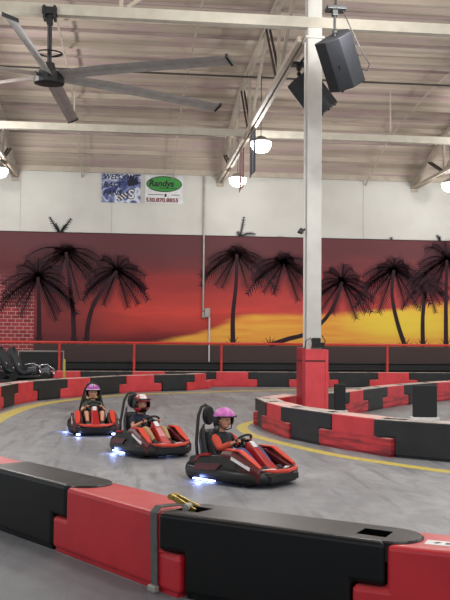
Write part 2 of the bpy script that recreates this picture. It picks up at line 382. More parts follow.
def palm(cx, cz, r, trunk, m, seed, yo, fr=None, lean=0, label=None, tmat=None, top=1.0):
    rnd.seed(seed); b = MB(); y = 39.9415 - yo * .5
    n = 17
    for i in range(n):
        a = radians(-68 + 316 * i / (n - 1)) + rnd.uniform(-.08, .08)
        upw = sin(a); ln = r * (0.88 + rnd.uniform(-.1, .14)) * (top if upw > .6 else 1)
        frond(b, y, (cx, cz), a if upw > -.2 else a, ln, 0.5 + .3 * (1 - abs(upw)) if upw > -.3 else 0.12, wd=.21 * r)
    if fr:
        for (a, ln, dr) in fr: frond(b, y, (cx, cz), radians(a), ln, dr, wd=.3)
    o = b.build('painted_palm', m, mur, recalc=False)
    if label: o['label'] = label
    if trunk:
        b = MB(); P = trunk + [(cx, cz)]
        # smooth polyline
        Q = []
        for i in range(len(P) - 1):
            p0 = P[max(i - 1, 0)]; p1 = P[i]; p2 = P[i + 1]; p3 = P[min(i + 2, len(P) - 1)]
            for s_ in range(6):
                t = s_ / 6
                Q.append(tuple(.5 * ((2 * p1[j]) + (-p0[j] + p2[j]) * t + (2 * p0[j] - 5 * p1[j] + 4 * p2[j] - p3[j]) * t * t + (-p0[j] + 3 * p1[j] - 3 * p2[j] + p3[j]) * t ** 3) for j in (0, 1)))
        Q.append(P[-1]); pr = None; N = len(Q)
        for i, q in enumerate(Q):
            a = Q[max(i - 1, 0)]; c = Q[min(i + 1, N - 1)]; tx, tz = c[0] - a[0], c[1] - a[1]; l = hypot(tx, tz) or 1; wv = 0.115 - 0.045 * i / N
            cur = (b.bm.verts.new((q[0] - tz / l * wv, y - .002, q[1] + tx / l * wv)), b.bm.verts.new((q[0] + tz / l * wv, y - .002, q[1] - tx / l * wv)))
            if pr: b._f([pr[0], pr[1], cur[1], cur[0]])
            pr = cur
        for j in range(5):
            a = radians(30 + 30 * j); x0 = P[0][0]
            b._f([b.bm.verts.new((x0 - .05, y, 1.75)), b.bm.verts.new((x0 + .05, y, 1.75)), b.bm.verts.new((x0 + cos(a) * .5, y, 1.75 + sin(a) * .5))])
        b.build('trunk', tmat or M_TRUNK, o, recalc=False)
    return o
PALMS = []
def pwall(u, v):   # picture notes of the mural, measured on the wall plane (metres along the wall, metres up)
    r = fw * F + rt * (u - 225) + up * (300 - v); t = 39.93 / r.y; return (r.x * t, 2 + r.z * t)
palm(*pwall(66, 252), 2.1, [pwall(74, 342), pwall(73, 315), pwall(70, 285)], M_PALMF, 1, .000, top=.4, label='faded wide palm at the left of the mural')
palm(*pwall(38, 277), 1.95, [pwall(39, 342), pwall(39, 310)], M_PALM, 2, .004, label='dark palm in front of the painted bricks')
palm(*pwall(117, 271), 1.75, [pwall(86, 342), pwall(90, 315), pwall(99, 295)], M_PALM, 3, .008, label='palm with a trunk curving up to the right')
palm(*pwall(237, 254), 1.9, [pwall(233, 344), pwall(233, 315), pwall(236, 285)], M_PALMF, 4, .000, top=.45)
palm(*pwall(284, 262), 1.85, None, M_PALM, 5, .004, top=.5)
palm(*pwall(342, 282), 1.75, [pwall(270, 345), pwall(288, 339), pwall(308, 333), pwall(326, 318), pwall(337, 298)], M_PALM, 6, .008, label='palm with a long trunk leaning low to the left')
palm(*pwall(394, 270), 2.0, [pwall(405, 346), pwall(399, 328), pwall(394, 308), pwall(392, 290)], M_PALM, 7, .004, top=.7)
palm(*pwall(427, 284), 1.3, [pwall(423, 346), pwall(423, 315)], M_PALM, 8, .000)
palm(*pwall(447, 260), 2.0, [pwall(446, 347), pwall(446, 300)], M_PALM, 9, .008)
# grey frond tips painted on the cream wall above the mural edge
for (u, v, lst) in ((60, 232, ((128, .8, -.15), (52, .8, -.1), (60, .55, .1), (115, .5, 0))), (240, 236, ((75, .75, -.35), (112, .3, 0), (38, .95, .45))), (441, 242, ((115, .45, 0), (100, .35, 0))), (75, 233, ((20, .5, .4),)), (276, 237, ((20, .5, .4),)), (392, 240, ((100, .2, 0),))):
    b = MB(); x, z = pwall(u, v)
    for (a, ln, dr) in lst: frond(b, 39.985, (x, z - .05), radians(a), ln, dr, wd=.16, n=10)
    b.build('frond_tip', M_PALMG, mur, recalc=False)

# ------------------------------------------------------------ roof steel
def truss(x, label):
    t = thing('roof_truss', label, 'truss', (x, 0, 0), group=None)
    zb = 9.5
    for nm, pts in (('bottom_chord', [(40 - .02, zb), (20.5, zb)]), ('top_chord', [(39.95, zb + .12), (37.9, 10.35), (36, 11.1), (31, 11.72), (20.5, 11.88)])):
        for dx in ((-.085, .085) if nm == 'bottom_chord' else (0,)):
            b = MB()
            for a, c in zip(pts, pts[1:]):
                if nm == 'bottom_chord': b.box((dx, (a[0] + c[0]) / 2, a[1]), (.11, a[0] - c[0], .13))
                else: b.bar((0, a[0], a[1]), (0, c[0], c[1]), .22, .14)
            b.build(nm, M_STEEL, t)
    tops = [37.9, 32, 26, 20.6]; bots = [36, 30, 24]
    tz = lambda y: {37.9: 10.35, 32: 11.6, 26: 11.8}.get(y, 11.88)
    for i, (a, c) in enumerate(zip(tops, bots)):
        for dx in (-.06, .06):
            b = MB(); b.bar((dx, a, tz(a)), (dx, c, zb), .05, .09); b.build('diagonal', M_DSTEEL, t)
        b = MB(); b.bar((0, c, zb), (0, c, min(roof_z(c) - .3, 11.85)), .09, .09); b.build('vertical', M_STEEL, t)
        if i < 3:
            b = MB(); b.bar((0, c, zb), (0, tops[i + 1], tz(tops[i + 1])), .1, .1); b.build('diagonal', M_STEEL, t)
    b = MB(); b.box((0, 39.93, zb), (.34, .06, .42)); b.build('wall_plate', M_STEEL, t)
    return t
truss(-5.35, 'beige steel roof truss at the left edge of the hall ceiling')
truss(4.2, 'beige steel roof truss above the column, running to the wall')
truss(13.75, 'beige steel roof truss at the far right, ending on the cream wall')
for yb, lab in ((31.5, 'pale horizontal tie beam nearest the cream back wall'), (20.2, 'pale horizontal tie beam carrying the ceiling fan')):
    b = MB(); b.box(((XL + XR) / 2, yb, 9.79), (XR - XL, .2, .26)); tag(b.build('tie_beam', M_BEAM), lab, 'beam')
t = thing('roof_brace', 'short steel brace from the fan beam up to the roof deck', 'brace', (-.3, 20.2, 9.9))
b = MB(); b.bar((0, 0, 0), (0, 0, 2.1), .1, .1); b.build('post', M_STEEL, t)
b = MB(); b.bar((.15, 0, .05), (1.6, 0, 1.2), .08, .08); b.build('strut', M_STEEL, t)
b = MB(); b.bar((1.6, 0, 1.15), (1.6, 0, 2.1), .06, .06); b.build('strut', M_STEEL, t)
b = MB(); b.tube([(XL, 28.6, 11.05), (XR, 28.6, 11.05)], .035); tag(b.build('sprinkler_pipe', M_DSTEEL), 'thin dark pipe running straight across below the roof deck', 'pipe')
for (x, lab) in ((-2.3, 'pale strap along the roof deck behind the fan'), (1.95, 'pale strap along the roof deck right of the fan'), (11.3, 'pale strap along the roof deck between column and right truss')):
    b = MB()
    for (a, za), (c, zc) in zip(ROOF, ROOF[1:3] + [(16, 12.05)]): b.bar((x, a, za - .36), (x, max(c, 16), zc - .36), .06, .05)
    tag(b.build('deck_strap', mat('strap_pale', srgb(196, 184, 168), .7)), lab, 'strap')
for (x, y, z0, lab) in ((-2.2, 32.5, 9.95, 'thin vertical hanger rod above the near tie beam at left'), (9.95, 31.7, 9.9, 'thin vertical hanger rod above the tie beam right of the column')):
    b = MB(); b.tube([(x, y, 9.92), (x, y, roof_z(y) - .1)], .03); tag(b.build('hanger_rod', M_BEAM), lab, 'rod')

# high-bay lamps
def lamp():
    t = thing('high_bay_lamp', '', 'ceiling lamp', (0, 0, 0))
    b = MB(); b.tube([(0, 0, .02), (0, 0, .07), (0, 0, .16), (0, 0, .24)], [.36, .36, .22, .12], 20); b.build('housing', M_PIPE, t, smooth=False)
    b = MB(); b.tube([(0, 0, -.34), (0, 0, -.3), (0, 0, -.2), (0, 0, -.08), (0, 0, .02)], [.12, .24, .33, .37, .37], 24); b.build('lens', M_LAMP, t, smooth=True)
    b = MB(); b.tube([(0, 0, .24), (0, 0, 1.24)], .014, 6); b.build('hook_rod', M_DSTEEL, t)
    return t
LL = ['glowing round ceiling lamp hung nearest the cream wall, left of the column', 'glowing round ceiling lamp beside the hanging flags', None, None, None,
      'glowing round ceiling lamp at the left edge by the left truss', None, None, None, 'glowing round ceiling lamp at the right edge by the cream wall', None, None, None]
l0 = lamp(); first = True
for i, (x, y) in enumerate(LAMPS):
    if i in (0, 1, 5, 9):
        o = l0 if first else copy_tree(l0); first = False; o.location = (x, y, 9.1 if i != 0 else 9.05)
        for ch in o.children:
            if ch.name.startswith('hook_rod'): k_ = roof_z(y) - .24 - o.location.z; ch.scale.z = k_; ch.location.z = .24 * (1 - k_)
        o['label'] = LL[i] or 'glowing round ceiling lamp hidden in line with the white column'; o['group'] = 'high bay lamps'
# flags hanging under the truss
def flag(y0, label, stripes, canton, nm):
    t = thing(nm, label, 'flag', (4.3, y0, 9.43), group=None)
    a, c = stripes; n = 9; H_, L_ = 1.5, 1.5
    b = MB(); b.tube([(0, -.05, .02), (0, L_ + .05, .02)], .02, 6); b.build('flag_pole', M_PIPE, t)
    b = MB()
    for i in range(n):
        b.mi = i % 2
        y1, y2 = L_ * i / n, L_ * (i + 1) / n
        b.box((.02 * sin(i), (y1 + y2) / 2, -H_ / 2), (.012, y2 - y1, H_))
    b.build('cloth', [a, c], t)
    if canton:
        b = MB(); b.box((0, .38, -.4), (.05, .78, .8)); b.build('canton', canton, t)
    return t
M_FR = mat('flag_red', srgb(150, 60, 62), .8); M_FW = mat('flag_white', srgb(205, 200, 198), .8); M_FB = mat('flag_blue', srgb(64, 70, 92), .8); M_FG = mat('flag_grey', srgb(130, 128, 132), .8)
flag(32.2, 'red and white striped flag hanging from the roof truss', (M_FR, M_FW), None, 'hanging_flag')
flag(29.2, 'dark blue and grey striped flag hanging beside the round lamp', (M_FB, M_FG), None, 'hanging_flag')

# ceiling fan
fan = thing('ceiling_fan', 'huge six-bladed grey ceiling fan on a black drop rod', 'ceiling fan', (-1.97, 20.2, 8.22))
fan.rotation_euler.x = radians(3.5)
b = MB(); b.box((.0, 0, 1.5), (.34, .3, .16)); b.box((-.12, 0, 1.46), (.06, .34, .3)); b.box((.12, 0, 1.46), (.06, .34, .3)); b.box((0, 0, 1.3), (.14, .14, .2)); b.build('mount', M_BLACK, fan)
b = MB(); b.tube([(0, 0, .2), (0, 0, 1.3)], .055, 10); b.build('drop_rod', M_BLACK, fan)
b = MB(); b.tube([(0, 0, -.22), (0, 0, -.2), (0, 0, .06), (0, 0, .1)], [.24, .36, .36, .22], 20); b.tube([(0, 0, .1), (0, 0, .3)], [.16, .12], 14); b.build('motor_hub', M_BLACK, fan, bevel=.01)
b = MB()
b.tube([(.3 * cos(a * pi / 8), .3 * sin(a * pi / 8), .52) for a in range(16)], .018, 6, closed=True)
for a in range(4): b.tube([(0, 0, .42), (.3 * cos(a * pi / 2), .3 * sin(a * pi / 2), .52)], .018, 6)
b.build('guy_ring', M_BLACK, fan)
FAN_A0 = 27; 
for k in range(6):
    a = radians(FAN_A0 + 60 * k); R3 = Matrix.Rotation(a, 3, 'Z'); b = MB(); rings = []
    for (r_, wd, tk) in ((.3, .26, .05), (1.6, .3, .045), (4.5, .28, .03), (4.75, .22, .02)):
        dz = -.14 * (r_ / 4.75) ** 2; ring = []
        for (yy, zz) in ((-.5, .12), (-.2, .42), (.25, .3), (.5, -.35), (.2, -.12), (-.2, -.05)):
            ring.append(R3 @ Vector((r_, yy * wd, zz * tk * 2 + yy * wd * -.38 + dz)))
        rings.append(ring)
    b.loft(rings); bl = b.build('fan_blade', M_BLADE, fan)
    b = MB(); e = []
    for r_ in (4.73, 4.79):
        dz = -.14
        e.append([R3 @ Vector((r_, yy * .3, zz + yy * .3 * -.38 + dz)) for (yy, zz) in ((-.5, -.03), (.5, -.03), (.5, .04), (-.5, .04))])
    b.loft(e); b.build('blade_tip', M_BLACK, bl)

# column with its foam padding, plug box and camera
colm = thing('steel_column', 'white square steel column rising from the padded block to the roof', 'column', (4.42, 20.3, 0))
b = MB(); b.box((0, 0, 6.0), (.36, .36, 12.0)); b.build('shaft', M_COL, colm, bevel=.02)
b = MB(); b.box((0, 0, 9.42), (.46, .46, .05)); b.build('cap_plate', M_COL, colm)
b = MB(); b.tube([(-.23, -.1, 1.8), (-.23, -.1, 9.3)], .022, 8); b.build('conduit', M_COL, colm)
pad = thing('column_padding', 'red vinyl crash pad wrapped round the foot of the white column', 'crash pad', (4.42, 20.3, 0))
b = MB(); b.box((.0, -.26, .9), (.54, .14, 1.8)); b.build('front_pad', M_PAD, pad, bevel=.02)
b = MB(); b.box((.0, .26, .9), (.54, .14, 1.8)); b.build('rear_pad', M_PAD, pad, bevel=.02)
b = MB(); b.box((-.28, 0, .92), (.08, .7, 1.84)); b.build('side_pad', M_PADD, pad, bevel=.02)
b = MB(); b.box((.28, 0, .9), (.08, .7, 1.78)); b.build('side_pad', M_PAD, pad, bevel=.02)
b = MB()
for (c, s_) in (((.0, -.335, 1.52), (.66, .01, .03)), ((-.325, 0, 1.52), (.01, .68, .03)), ((.325, 0, 1.52), (.01, .68, .03)), ((.0, .335, 1.52), (.66, .01, .03))): b.box(c, s_)
b.build('black_strap', M_BLACK, pad)
plug = thing('plug_box', 'black plug box with a coiled cable on top of the red column pad', 'plug box', (4.46, 20.04, 1.8))
b = MB(); b.box((0, 0, .16), (.2, .1, .22)); b.box((.14, 0, .1), (.1, .08, .12)); b.build('box', M_BLACK, plug, bevel=.01)
b = MB(); b.tube([(-.3, -.1, .02), (-.27, -.1, .2), (-.16, -.09, .27), (-.1, -.08, .12), (-.16, -.12, .03), (0, -.12, .04), (.16, -.1, .05), (.2, -.08, .2), (.12, -.07, .33)], .012, 6); b.build('cable', M_BLACK, plug)
sc = thing('security_camera', 'small black camera on the left side of the white column', 'camera', (4.16, 20.2, 4.66))
b = MB(); b.bar((-.02, 0, 0), (.05, 0, .05), .05, .05); b.build('bracket', M_BLACK, sc)
b = MB(); b.box((-.06, -.02, 0), (.12, .2, .12), Matrix.Rotation(.4, 3, 'Y'), taper=.7); b.build('body', M_BLACK, sc, bevel=.01)

# speakers
def speaker(loc, label, tilt, yawz, nose, pole, arm):
    t = thing('hanging_speaker', label, 'loudspeaker', loc)
    R = Matrix.Rotation(yawz, 3, 'Z') @ Matrix.Rotation(tilt, 3, 'Y') @ Matrix.Rotation(nose, 3, 'X')
    b = MB(); W, Hh, D = .8, 1.12, .56
    out = [(-W / 2, D / 2), (W / 2, D / 2), (W / 2, -D * .05), (W * .24, -D / 2), (-W * .24, -D / 2), (-W / 2, -D * .05)]
    b.prism(out, -Hh / 2, Hh / 2, lambda a, c, d: R @ Vector((a, c, d))); b.build('cabinet', M_SPK, t, bevel=.015)
    b = MB(); b.box(R @ Vector((0, D / 2 + .012, 0)), (W * .94, .02, Hh * .94), R); b.build('grille', M_BLACK, t)
    for s_ in (-1, 1):
        b = MB(); b.box(R @ Vector((s_ * .3, -.1, -.02)), (.012, .16, .05), R); 
        b.box(R @ Vector((s_ * .22, -D * .33, .15)), (.06, .06, .1), R); b.build('handle', M_BLACK, t)
    for s_ in (-.3, -.1, .1, .3):
        b = MB(); b.box(R @ Vector((s_, -.02, -Hh / 2 - .02)), (.05, .05, .04), R); b.build('foot', M_BLACK, t)
    top = R @ Vector((0, 0, Hh / 2))
    b = MB(); b.tube([(top.x - .02, top.y, top.z - .02), (top.x - .02, top.y, top.z + pole)], .03, 8); b.sphere((top.x - .02, top.y, top.z + .08), .06, 10, 8); b.build('pole', M_BLACK, t)
    b = MB(); b.box((top.x + .0, top.y, top.z + pole + .03), (.42, .3, .07)); b.box((top.x - .02, top.y, top.z + pole - .05), (.12, .12, .14)); b.build('clamp', M_BLACK, t, bevel=.01)
    b = MB(); q = Vector((top.x, top.y, top.z + pole + .05)); b.tube([q, q + Vector(arm)], .03, 8); b.build('hanger', M_BLACK, t)
    b = MB(); b.tube([(top.x + .16, top.y, top.z + pole), (top.x + .28, top.y - .05, top.z + .25), (top.x + .5, top.y - .1, top.z - .25), (top.x + .72, top.y - .1, top.z - .62), (top.x + .68, top.y - .05, top.z - .75), (top.x + .55, top.y, top.z - .7)], .014, 6); b.build('cable', M_BLACK, t)
    return t
speaker((4.56, 17.9, 8.12), 'black loudspeaker hanging tilted in front of the white column', radians(-34), radians(25), radians(12), .55, (0, 0, 3.0))
speaker((4.68, 21.6, 8.45), 'black loudspeaker hanging behind the white column, lower of the two', radians(-36), radians(-20), radians(12), .3, (.05, -1.12, 0))

# banners
M_TXTD = mat('banner_ink_dark', srgb(28, 30, 52), .7); M_GREEN = mat('banner_green', srgb(62, 150, 66), .7); M_TXTR = mat('banner_ink_red', srgb(120, 34, 40), .7)
def swirl():
    m, nt, b_, L = node_mat('banner_blue_swirl'); ob = nt.nodes.new('ShaderNodeTexCoord').outputs['Object']
    n = noise(nt, ob, 2.2, 5, 1.4); L(ramp(nt, n, [(.38, srgb(52, 62, 120)), (.5, srgb(120, 130, 172)), (.6, srgb(214, 216, 226))]), b_.inputs['Base Color']); b_.inputs['Roughness'].default_value = .6
    return m
bn = thing('welcome_banner', 'blue and white banner reading WELCOME RACE FANS on the upper wall', 'banner', (-1.38, 39.95, 8.4))
b = MB(); b.box((.91, 0, .68), (1.82, .02, 1.36)); b.build('sheet', swirl(), bn)
for s_, z in (('WELCOME', 1.1), ('RACE', .72), ('FANS', .34)): text('lettering', s_, .34, M_TXTD, bn, (.06, -.014, z), shear=.25, sx=1.05 if s_ != 'WELCOME' else .98, bold=.008)
text('letter_s', 'S', .62, M_TXTD, bn, (1.22, -.02, .2), sx=1.1, bold=.03)
text('letter_s_face', 'S', .58, M_WHITE, bn, (1.235, -.026, .215), sx=1.1, bold=.01)
b = MB()
for i in range(6):
    for j in range(4):
        b.mi = (i + j) % 2; b.box((.74 + i * .075 + j * .02, -.013, .12 + j * .07 + i * .025), (.075, .006, .07), Matrix.Rotation(-.3, 3, 'Y'))
b.build('chequered_flag', [M_TXTD, M_WHITE], bn)
b = MB(); b.box((1.45, -.013, .98), (.5, .006, .3), Matrix.Rotation(-.25, 3, 'Y')); b.build('dark_patch', M_TXTD, bn)
b2 = thing('sponsor_banner', 'white banner with green oval logo and a telephone number', 'banner', (.64, 39.95, 8.4))
b = MB(); b.box((.9, 0, .68), (1.8, .02, 1.36)); b.build('sheet', M_WHITE, b2)
ell = lambda rx, rz: [(rx * cos(a * pi / 18), rz * sin(a * pi / 18)) for a in range(36)]
b = MB(); b.prism(ell(.84, .38), -.024, -.013, lambda a, c, d: Vector((.9 + a, d, .93 + c))); b.build('oval_outline', M_BLACK, b2)
b = MB(); b.prism(ell(.8, .34), -.03, -.02, lambda a, c, d: Vector((.9 + a, d, .93 + c))); b.build('oval', M_GREEN, b2)
text('lettering', 'Randys', .42, M_BLACK, b2, (.17, -.036, .82), sx=.98, shear=.15, bold=.012)
text('telephone_number', '530.870.8855', .26, M_TXTR, b2, (.05, -.014, .08), sx=1.08, bold=.01)
b = MB(); b.box((.5, -.013, .42), (.7, .005, .03)); b.box((1.45, -.013, .42), (.4, .005, .03)); b.box((.97, -.013, .4), (.1, .005, .14)); b.box((1.1, -.034, .74), (.8, .005, .03)); b.build('small_print', M_BLACK, b2)

# wall conduits
cn = thing('wall_conduit', 'grey conduit down the wall to a switch box on the mural', 'conduit', (3.44, 39.86, 0))
b = MB(); b.tube([(0, 0, 3.35), (0, 0, 9.75)], .045, 8); b.build('pipe', M_PIPE, cn)
b = MB(); b.box((.2, .02, 3.28), (.26, .12, .42)); b.build('switch_box', M_PIPE, cn, bevel=.01)
b = MB(); b.tube([(0, 0, 3.3), (.0, -.05, 3.05), (.1, -.05, 3.05)], .05, 8); b.build('elbow', M_PIPE, cn)
b = MB(); b.tube([(.3, 0, 3.1), (.3, 0, .4)], .04, 8); b.build('lower_pipe', M_WHITE, cn)

# ------------------------------------------------------------ fence
fn = thing('red_railing', 'long red pipe railing in front of the mural', 'railing', (0, 36.9, 0))
b = MB(); b.tube([(XL + 14, 0, 1.84), (XR - 10, 0, 1.84)], .055, 8); b.build('top_rail', M_RAIL, fn)
x = -10.1 + .06
px = [-10.0, -6.5, -2.95, .22, 4.0, 7.7, 11.44, 15.1, 18.8]
for x in px:
    b = MB(); b.tube([(x, 0, 0), (x, 0, 1.84)], .055, 8); b.build('post', M_RAIL, fn)
bt = thing('black_belt_wall', 'low black ribbed wall behind the red railing', 'low wall', (0, 37.3, 0))
b = MB(); b.box(((22 - 2.8) / 2, 0, .5), (24.8, .12, 1.0)); b.build('panel', M_FENCE, bt)
for z in (.35, .72, 1.0):
    b = MB(); b.tube([(-2.8, -.08, z), (22, -.08, z)], .045, 8); b.build('rib', M_BLACK, bt)
gt = thing('dark_gate_panel', 'dark framed gate panel behind the parked karts', 'gate', (-3.75, 37.2, 0))
b = MB(); b.box((0, 0, .75), (1.7, .04, 1.3)); b.build('panel', M_FENCE, gt)
b = MB(); b.tube([(-.95, 0, 0), (-.95, 0, 1.45), (.95, 0, 1.45), (.95, 0, 0)], .04, 8); b.build('frame', M_PIPE, gt)
b = MB(); b.bar((-.1, -.1, .1), (-.1, -.1, .9), .05, .05); b.bar((-.1, -.1, .9), (.55, -.1, .9), .05, .05); b.build('hook', M_BLACK, gt)
yp = MB(); yp.tube([(0, 0, 0), (0, 0, 1.22), (0, 0, 1.26)], [.045, .045, .02], 10); o = yp.build('marker_post', M_YEL); o.location = (-2.33, 31.4, 0); tag(o, 'thin yellow marker post behind the curved barrier row', 'post')

# ------------------------------------------------------------ barriers
HB = .64
def barrier(o0, o1, i0, i1, red, label, group, near=False, slots=True, mats=None):
    """interlocking moulded barrier: red ones have feet reaching under their black neighbours"""
    o0, o1, i0, i1 = [Vector((p[0], p[1], 0)) for p in (o0, o1, i0, i1)]
    HB = .622 if near and red else .64; base = (o0 + o1 + i0 + i1) / 4; L_ = (o1 - o0).length; tb = (.125 if near else .2) / L_; g = .008 / L_; zs = .33
    if red: out = [(-tb, .03), (1 + tb, .03), (1 + tb, zs - .006), (1 - tb + g, zs - .006), (1 - tb + g, HB), (tb - g, HB), (tb - g, zs - .006), (-tb, zs - .006)]
    else: out = [(tb + g, .03), (1 - tb - g, .03), (1 - tb - g, zs + .006), (1 + tb - 2 * g, zs + .006), (1 + tb - 2 * g, HB), (-tb + 2 * g, HB), (-tb + 2 * g, zs + .006), (tb + g, zs + .006)]
    P = lambda s_, t_, z: (o0.lerp(o1, s_)).lerp(i0.lerp(i1, s_), t_) + Vector((0, 0, z)) - base
    def lrp(s_, t_, z):
        a = o0 + (o1 - o0) * s_; c = i0 + (i1 - i0) * s_; p = a + (c - a) * t_; return Vector((p.x, p.y, z)) - base
    b = MB(); b.prism(out, 0, 1, lambda a, z, t_: lrp(a, t_, z))
    nm = 'red_barrier' if red else 'black_barrier'
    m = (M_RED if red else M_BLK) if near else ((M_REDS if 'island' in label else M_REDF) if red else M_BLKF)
    o = b.build(nm, m, bevel=.04 if near else .025, seg=4 if near else 2); o.location = base
    if near and not red:
        lobe = MB(); cc = lrp(1 + tb * .6, .5, 0); lobe.tube([cc + Vector((0, 0, .5)), cc + Vector((0, 0, HB - .012)), cc + Vector((0, 0, HB - .001))], [.235, .235, .222], 28)
        lobe_o = lobe.build('coupling_lobe', m); lobe_o.location = base
    # skirting foot groove: recessed plinth
    b = MB(); lo_, hi_ = (-tb + .02, 1 + tb - .02) if red else (tb + .02, 1 - tb - .02)
    b.prism([(lo_, 0), (hi_, 0), (hi_, .08), (lo_, .08)], .05, .95, lambda a, z, t_: lrp(a, t_, z))
    pl = b.build('plinth', m, o)
    if slots and not red and not (near and 'lower left' in label):
        for s0, s1 in ((-.03, .13), (.87, 1.03)) if not near else ((-.045, .09), (.91, 1.045)):
            cut = MB(); cut.prism([(s0, HB - .12), (s1, HB - .12), (s1, HB + .2), (s0, HB + .2)], .28, .66, lambda a, z, t_: lrp(a, t_, z))
            c = cut.build('cutter', m); c.location = base
            md = o.modifiers.new('bo', 'BOOLEAN'); md.object = c; md.operation = 'DIFFERENCE'; md.solver = 'EXACT'
            bpy.context.view_layer.update(); bake(o)
            if near and s0 > .5:
                md = lobe_o.modifiers.new('bo', 'BOOLEAN'); md.object = c; md.operation = 'DIFFERENCE'; md.solver = 'EXACT'; bpy.context.view_layer.update(); bake(lobe_o)
            bpy.data.objects.remove(c)
    else:
        pass
    if near and not red: lobe_o.parent = o; lobe_o.location = (0, 0, 0)
    tag(o, label, 'track barrier', group)
    return o
def row(pts, side, wd, first_red, labels, group, near=False, closed=False):
    """pts = joints along the track-side edge; side = +1 thickness to the left of travel"""
    n = len(pts); V = [Vector(p) for p in pts]; off = []
    for i in range(n):
        a = (V[i] - V[i - 1]).normalized() if i else (V[1] - V[0]).normalized()
        c = (V[i + 1] - V[i]).normalized() if i < n - 1 else a
        na = Vector((-a.y, a.x)) * side; nc = Vector((-c.y, c.x)) * side; m = (na + nc).normalized(); off.append(V[i] + m * (wd / max(.5, m.dot(na))))
    res = []
    for i in range(n - 1):
        red = first_red == (i % 2 == 0)
        res.append(barrier(V[i], V[i + 1], off[i], off[i + 1], red, labels[i], group, near))
    return res
# straight row under the railing
bj = [3.52 + 1.78 * k for k in range(-6, 8)]
bl = []
names = {}
ords = ['leftmost', 'second from left', 'third from left', 'fourth from left', 'fifth from left', 'sixth from left', 'seventh from left']
for k in range(13):
    bl.append('%s barrier in the straight row under the railing, %s of its colour' % ('red' if k % 2 == 0 else 'black', ords[k // 2]))
row([(x, 36.25) for x in bj], 1, .5, True, bl, 'barriers under the railing')
# curved row at the far left
LJ = [(-3.62, 23.2), (-3.55, 24.8), (-3.35, 26.3), (-2.95, 27.8), (-2.15, 29.2), (-1.22, 30.5), (-.2, 31.9), (1.13, 32.95), (2.45, 33.6), (3.25, 34.75)]
lcl = []
for k in range(9):
    c = 'red' if k % 2 == 0 else 'black'
    lcl.append('%s barrier of the curve at far left, %s' % (c, ['at the left picture edge', 'nearest black one', 'second red one from the left edge', 'left of the yellow marker post',
        'right below the yellow marker post', 'between the two widest red ones', 'last wide red one before the curve ends', 'last black one of the curve', 'short end piece turned away'][k]))
row(LJ, 1, .5, True, lcl, 'barriers of the left curve')
# island around the column
IJ = [(5.45, 13.35), (4.42, 14.5), (3.75, 15.9), (3.18, 17.25), (3.0, 18.75), (3.12, 19.9), (4.35, 21.5), (5.9, 22.55), (7.3, 23.75), (8.6, 25.0), (10.0, 26.1), (11.4, 27.0)]
IJ2 = [(7.9, 11.9), (6.65, 12.55)] + IJ
# front: tip
il = ['black barrier of the island, cut by the right picture edge', 'red barrier of the island, out at the right beyond the black one', 'black']
fr_pts = [(6.85, 12.35), (5.42, 13.35), (4.40, 14.52), (3.72, 15.93), (3.2, 17.3), (3.04, 18.8), (3.2, 20.1)]
fl = ['black barrier of the island running out at the right picture edge', 'black barrier of the island running out at the right picture edge']
fpts = [(6.75, 12.45), (4.40, 14.52)]
row([(6.45, 12.7), (4.42, 14.50)][:2], -1, .5, False, ['long black barrier of the island running out at the right picture edge'], 'barriers of the island')
row([(4.40, 14.52), (3.72, 15.93), (3.2, 17.3), (3.0, 18.8), (3.0, 19.95)], -1, .5, True,
    ['scuffed red barrier of the island, between its two wide black ones', 'black barrier of the island below the column pad', 'narrow dark red barrier near the tip of the island', 'black barrier standing at the left tip of the island'], 'barriers of the island')
row([(3.03, 20.1), (4.02, 21.6), (5.4, 22.6), (6.28, 23.85), (7.25, 25.15), (8.35, 26.45), (9.8, 27.85), (11.2, 29.1)], -1, .5, True,
    ['red barrier on the far side of the island, left of the column pad', 'black barrier on the far side of the island, just right of the column pad', 'small looking red barrier on the far side of the island, beside the small black panel',
     'black barrier on the far side of the island, between its two red ones', 'red barrier on the far side of the island, left of the large black panel', 'black barrier on the far side of the island, right of the large black panel', 'red barrier on the far side of the island, at the right picture edge'], 'barriers of the island')
# foreground row
FJ = [(-2.55, 10.85), (-1.72, 9.6), (-.63, 8.2), (.36, 6.76), (1.72, 5.76), (3.15, 4.95)]
FJ = [(-2.4, 10.75), (-1.46, 9.33), (-.63, 8.17), (.33, 6.74), (1.65, 5.74), (3.1, 4.87)]
fr = row(FJ, 1, .52, True, ['red barrier at the left picture edge, behind the nearest black one', 'black barrier at the lower left, cut by the picture edge', 'large red barrier in the foreground with a grey strap at its end',
    'large black barrier in the centre foreground with open slots on top', 'red barrier at the lower right corner'], 'foreground barriers', near=True)
rb = fr[-1]; c0 = Vector((2.18, 5.66, .6235)) - rb.location; an = atan2(4.87 - 5.74, 3.1 - 1.65)
b = MB(); b.box(c0, (.3, .13, .002), Matrix.Rotation(an, 3, 'Z')); b.mi = 1
for dx in (-.06, .0, .05): b.box(c0 + Vector((dx, -dx * .6, .0015)), (.03, .05, .001), Matrix.Rotation(an + .5 * dx * 20, 3, 'Z'))
b.build('white_patch', [M_WHITE, M_DSTEEL], rb)  # plain white patch with small dark flecks on the barrier top
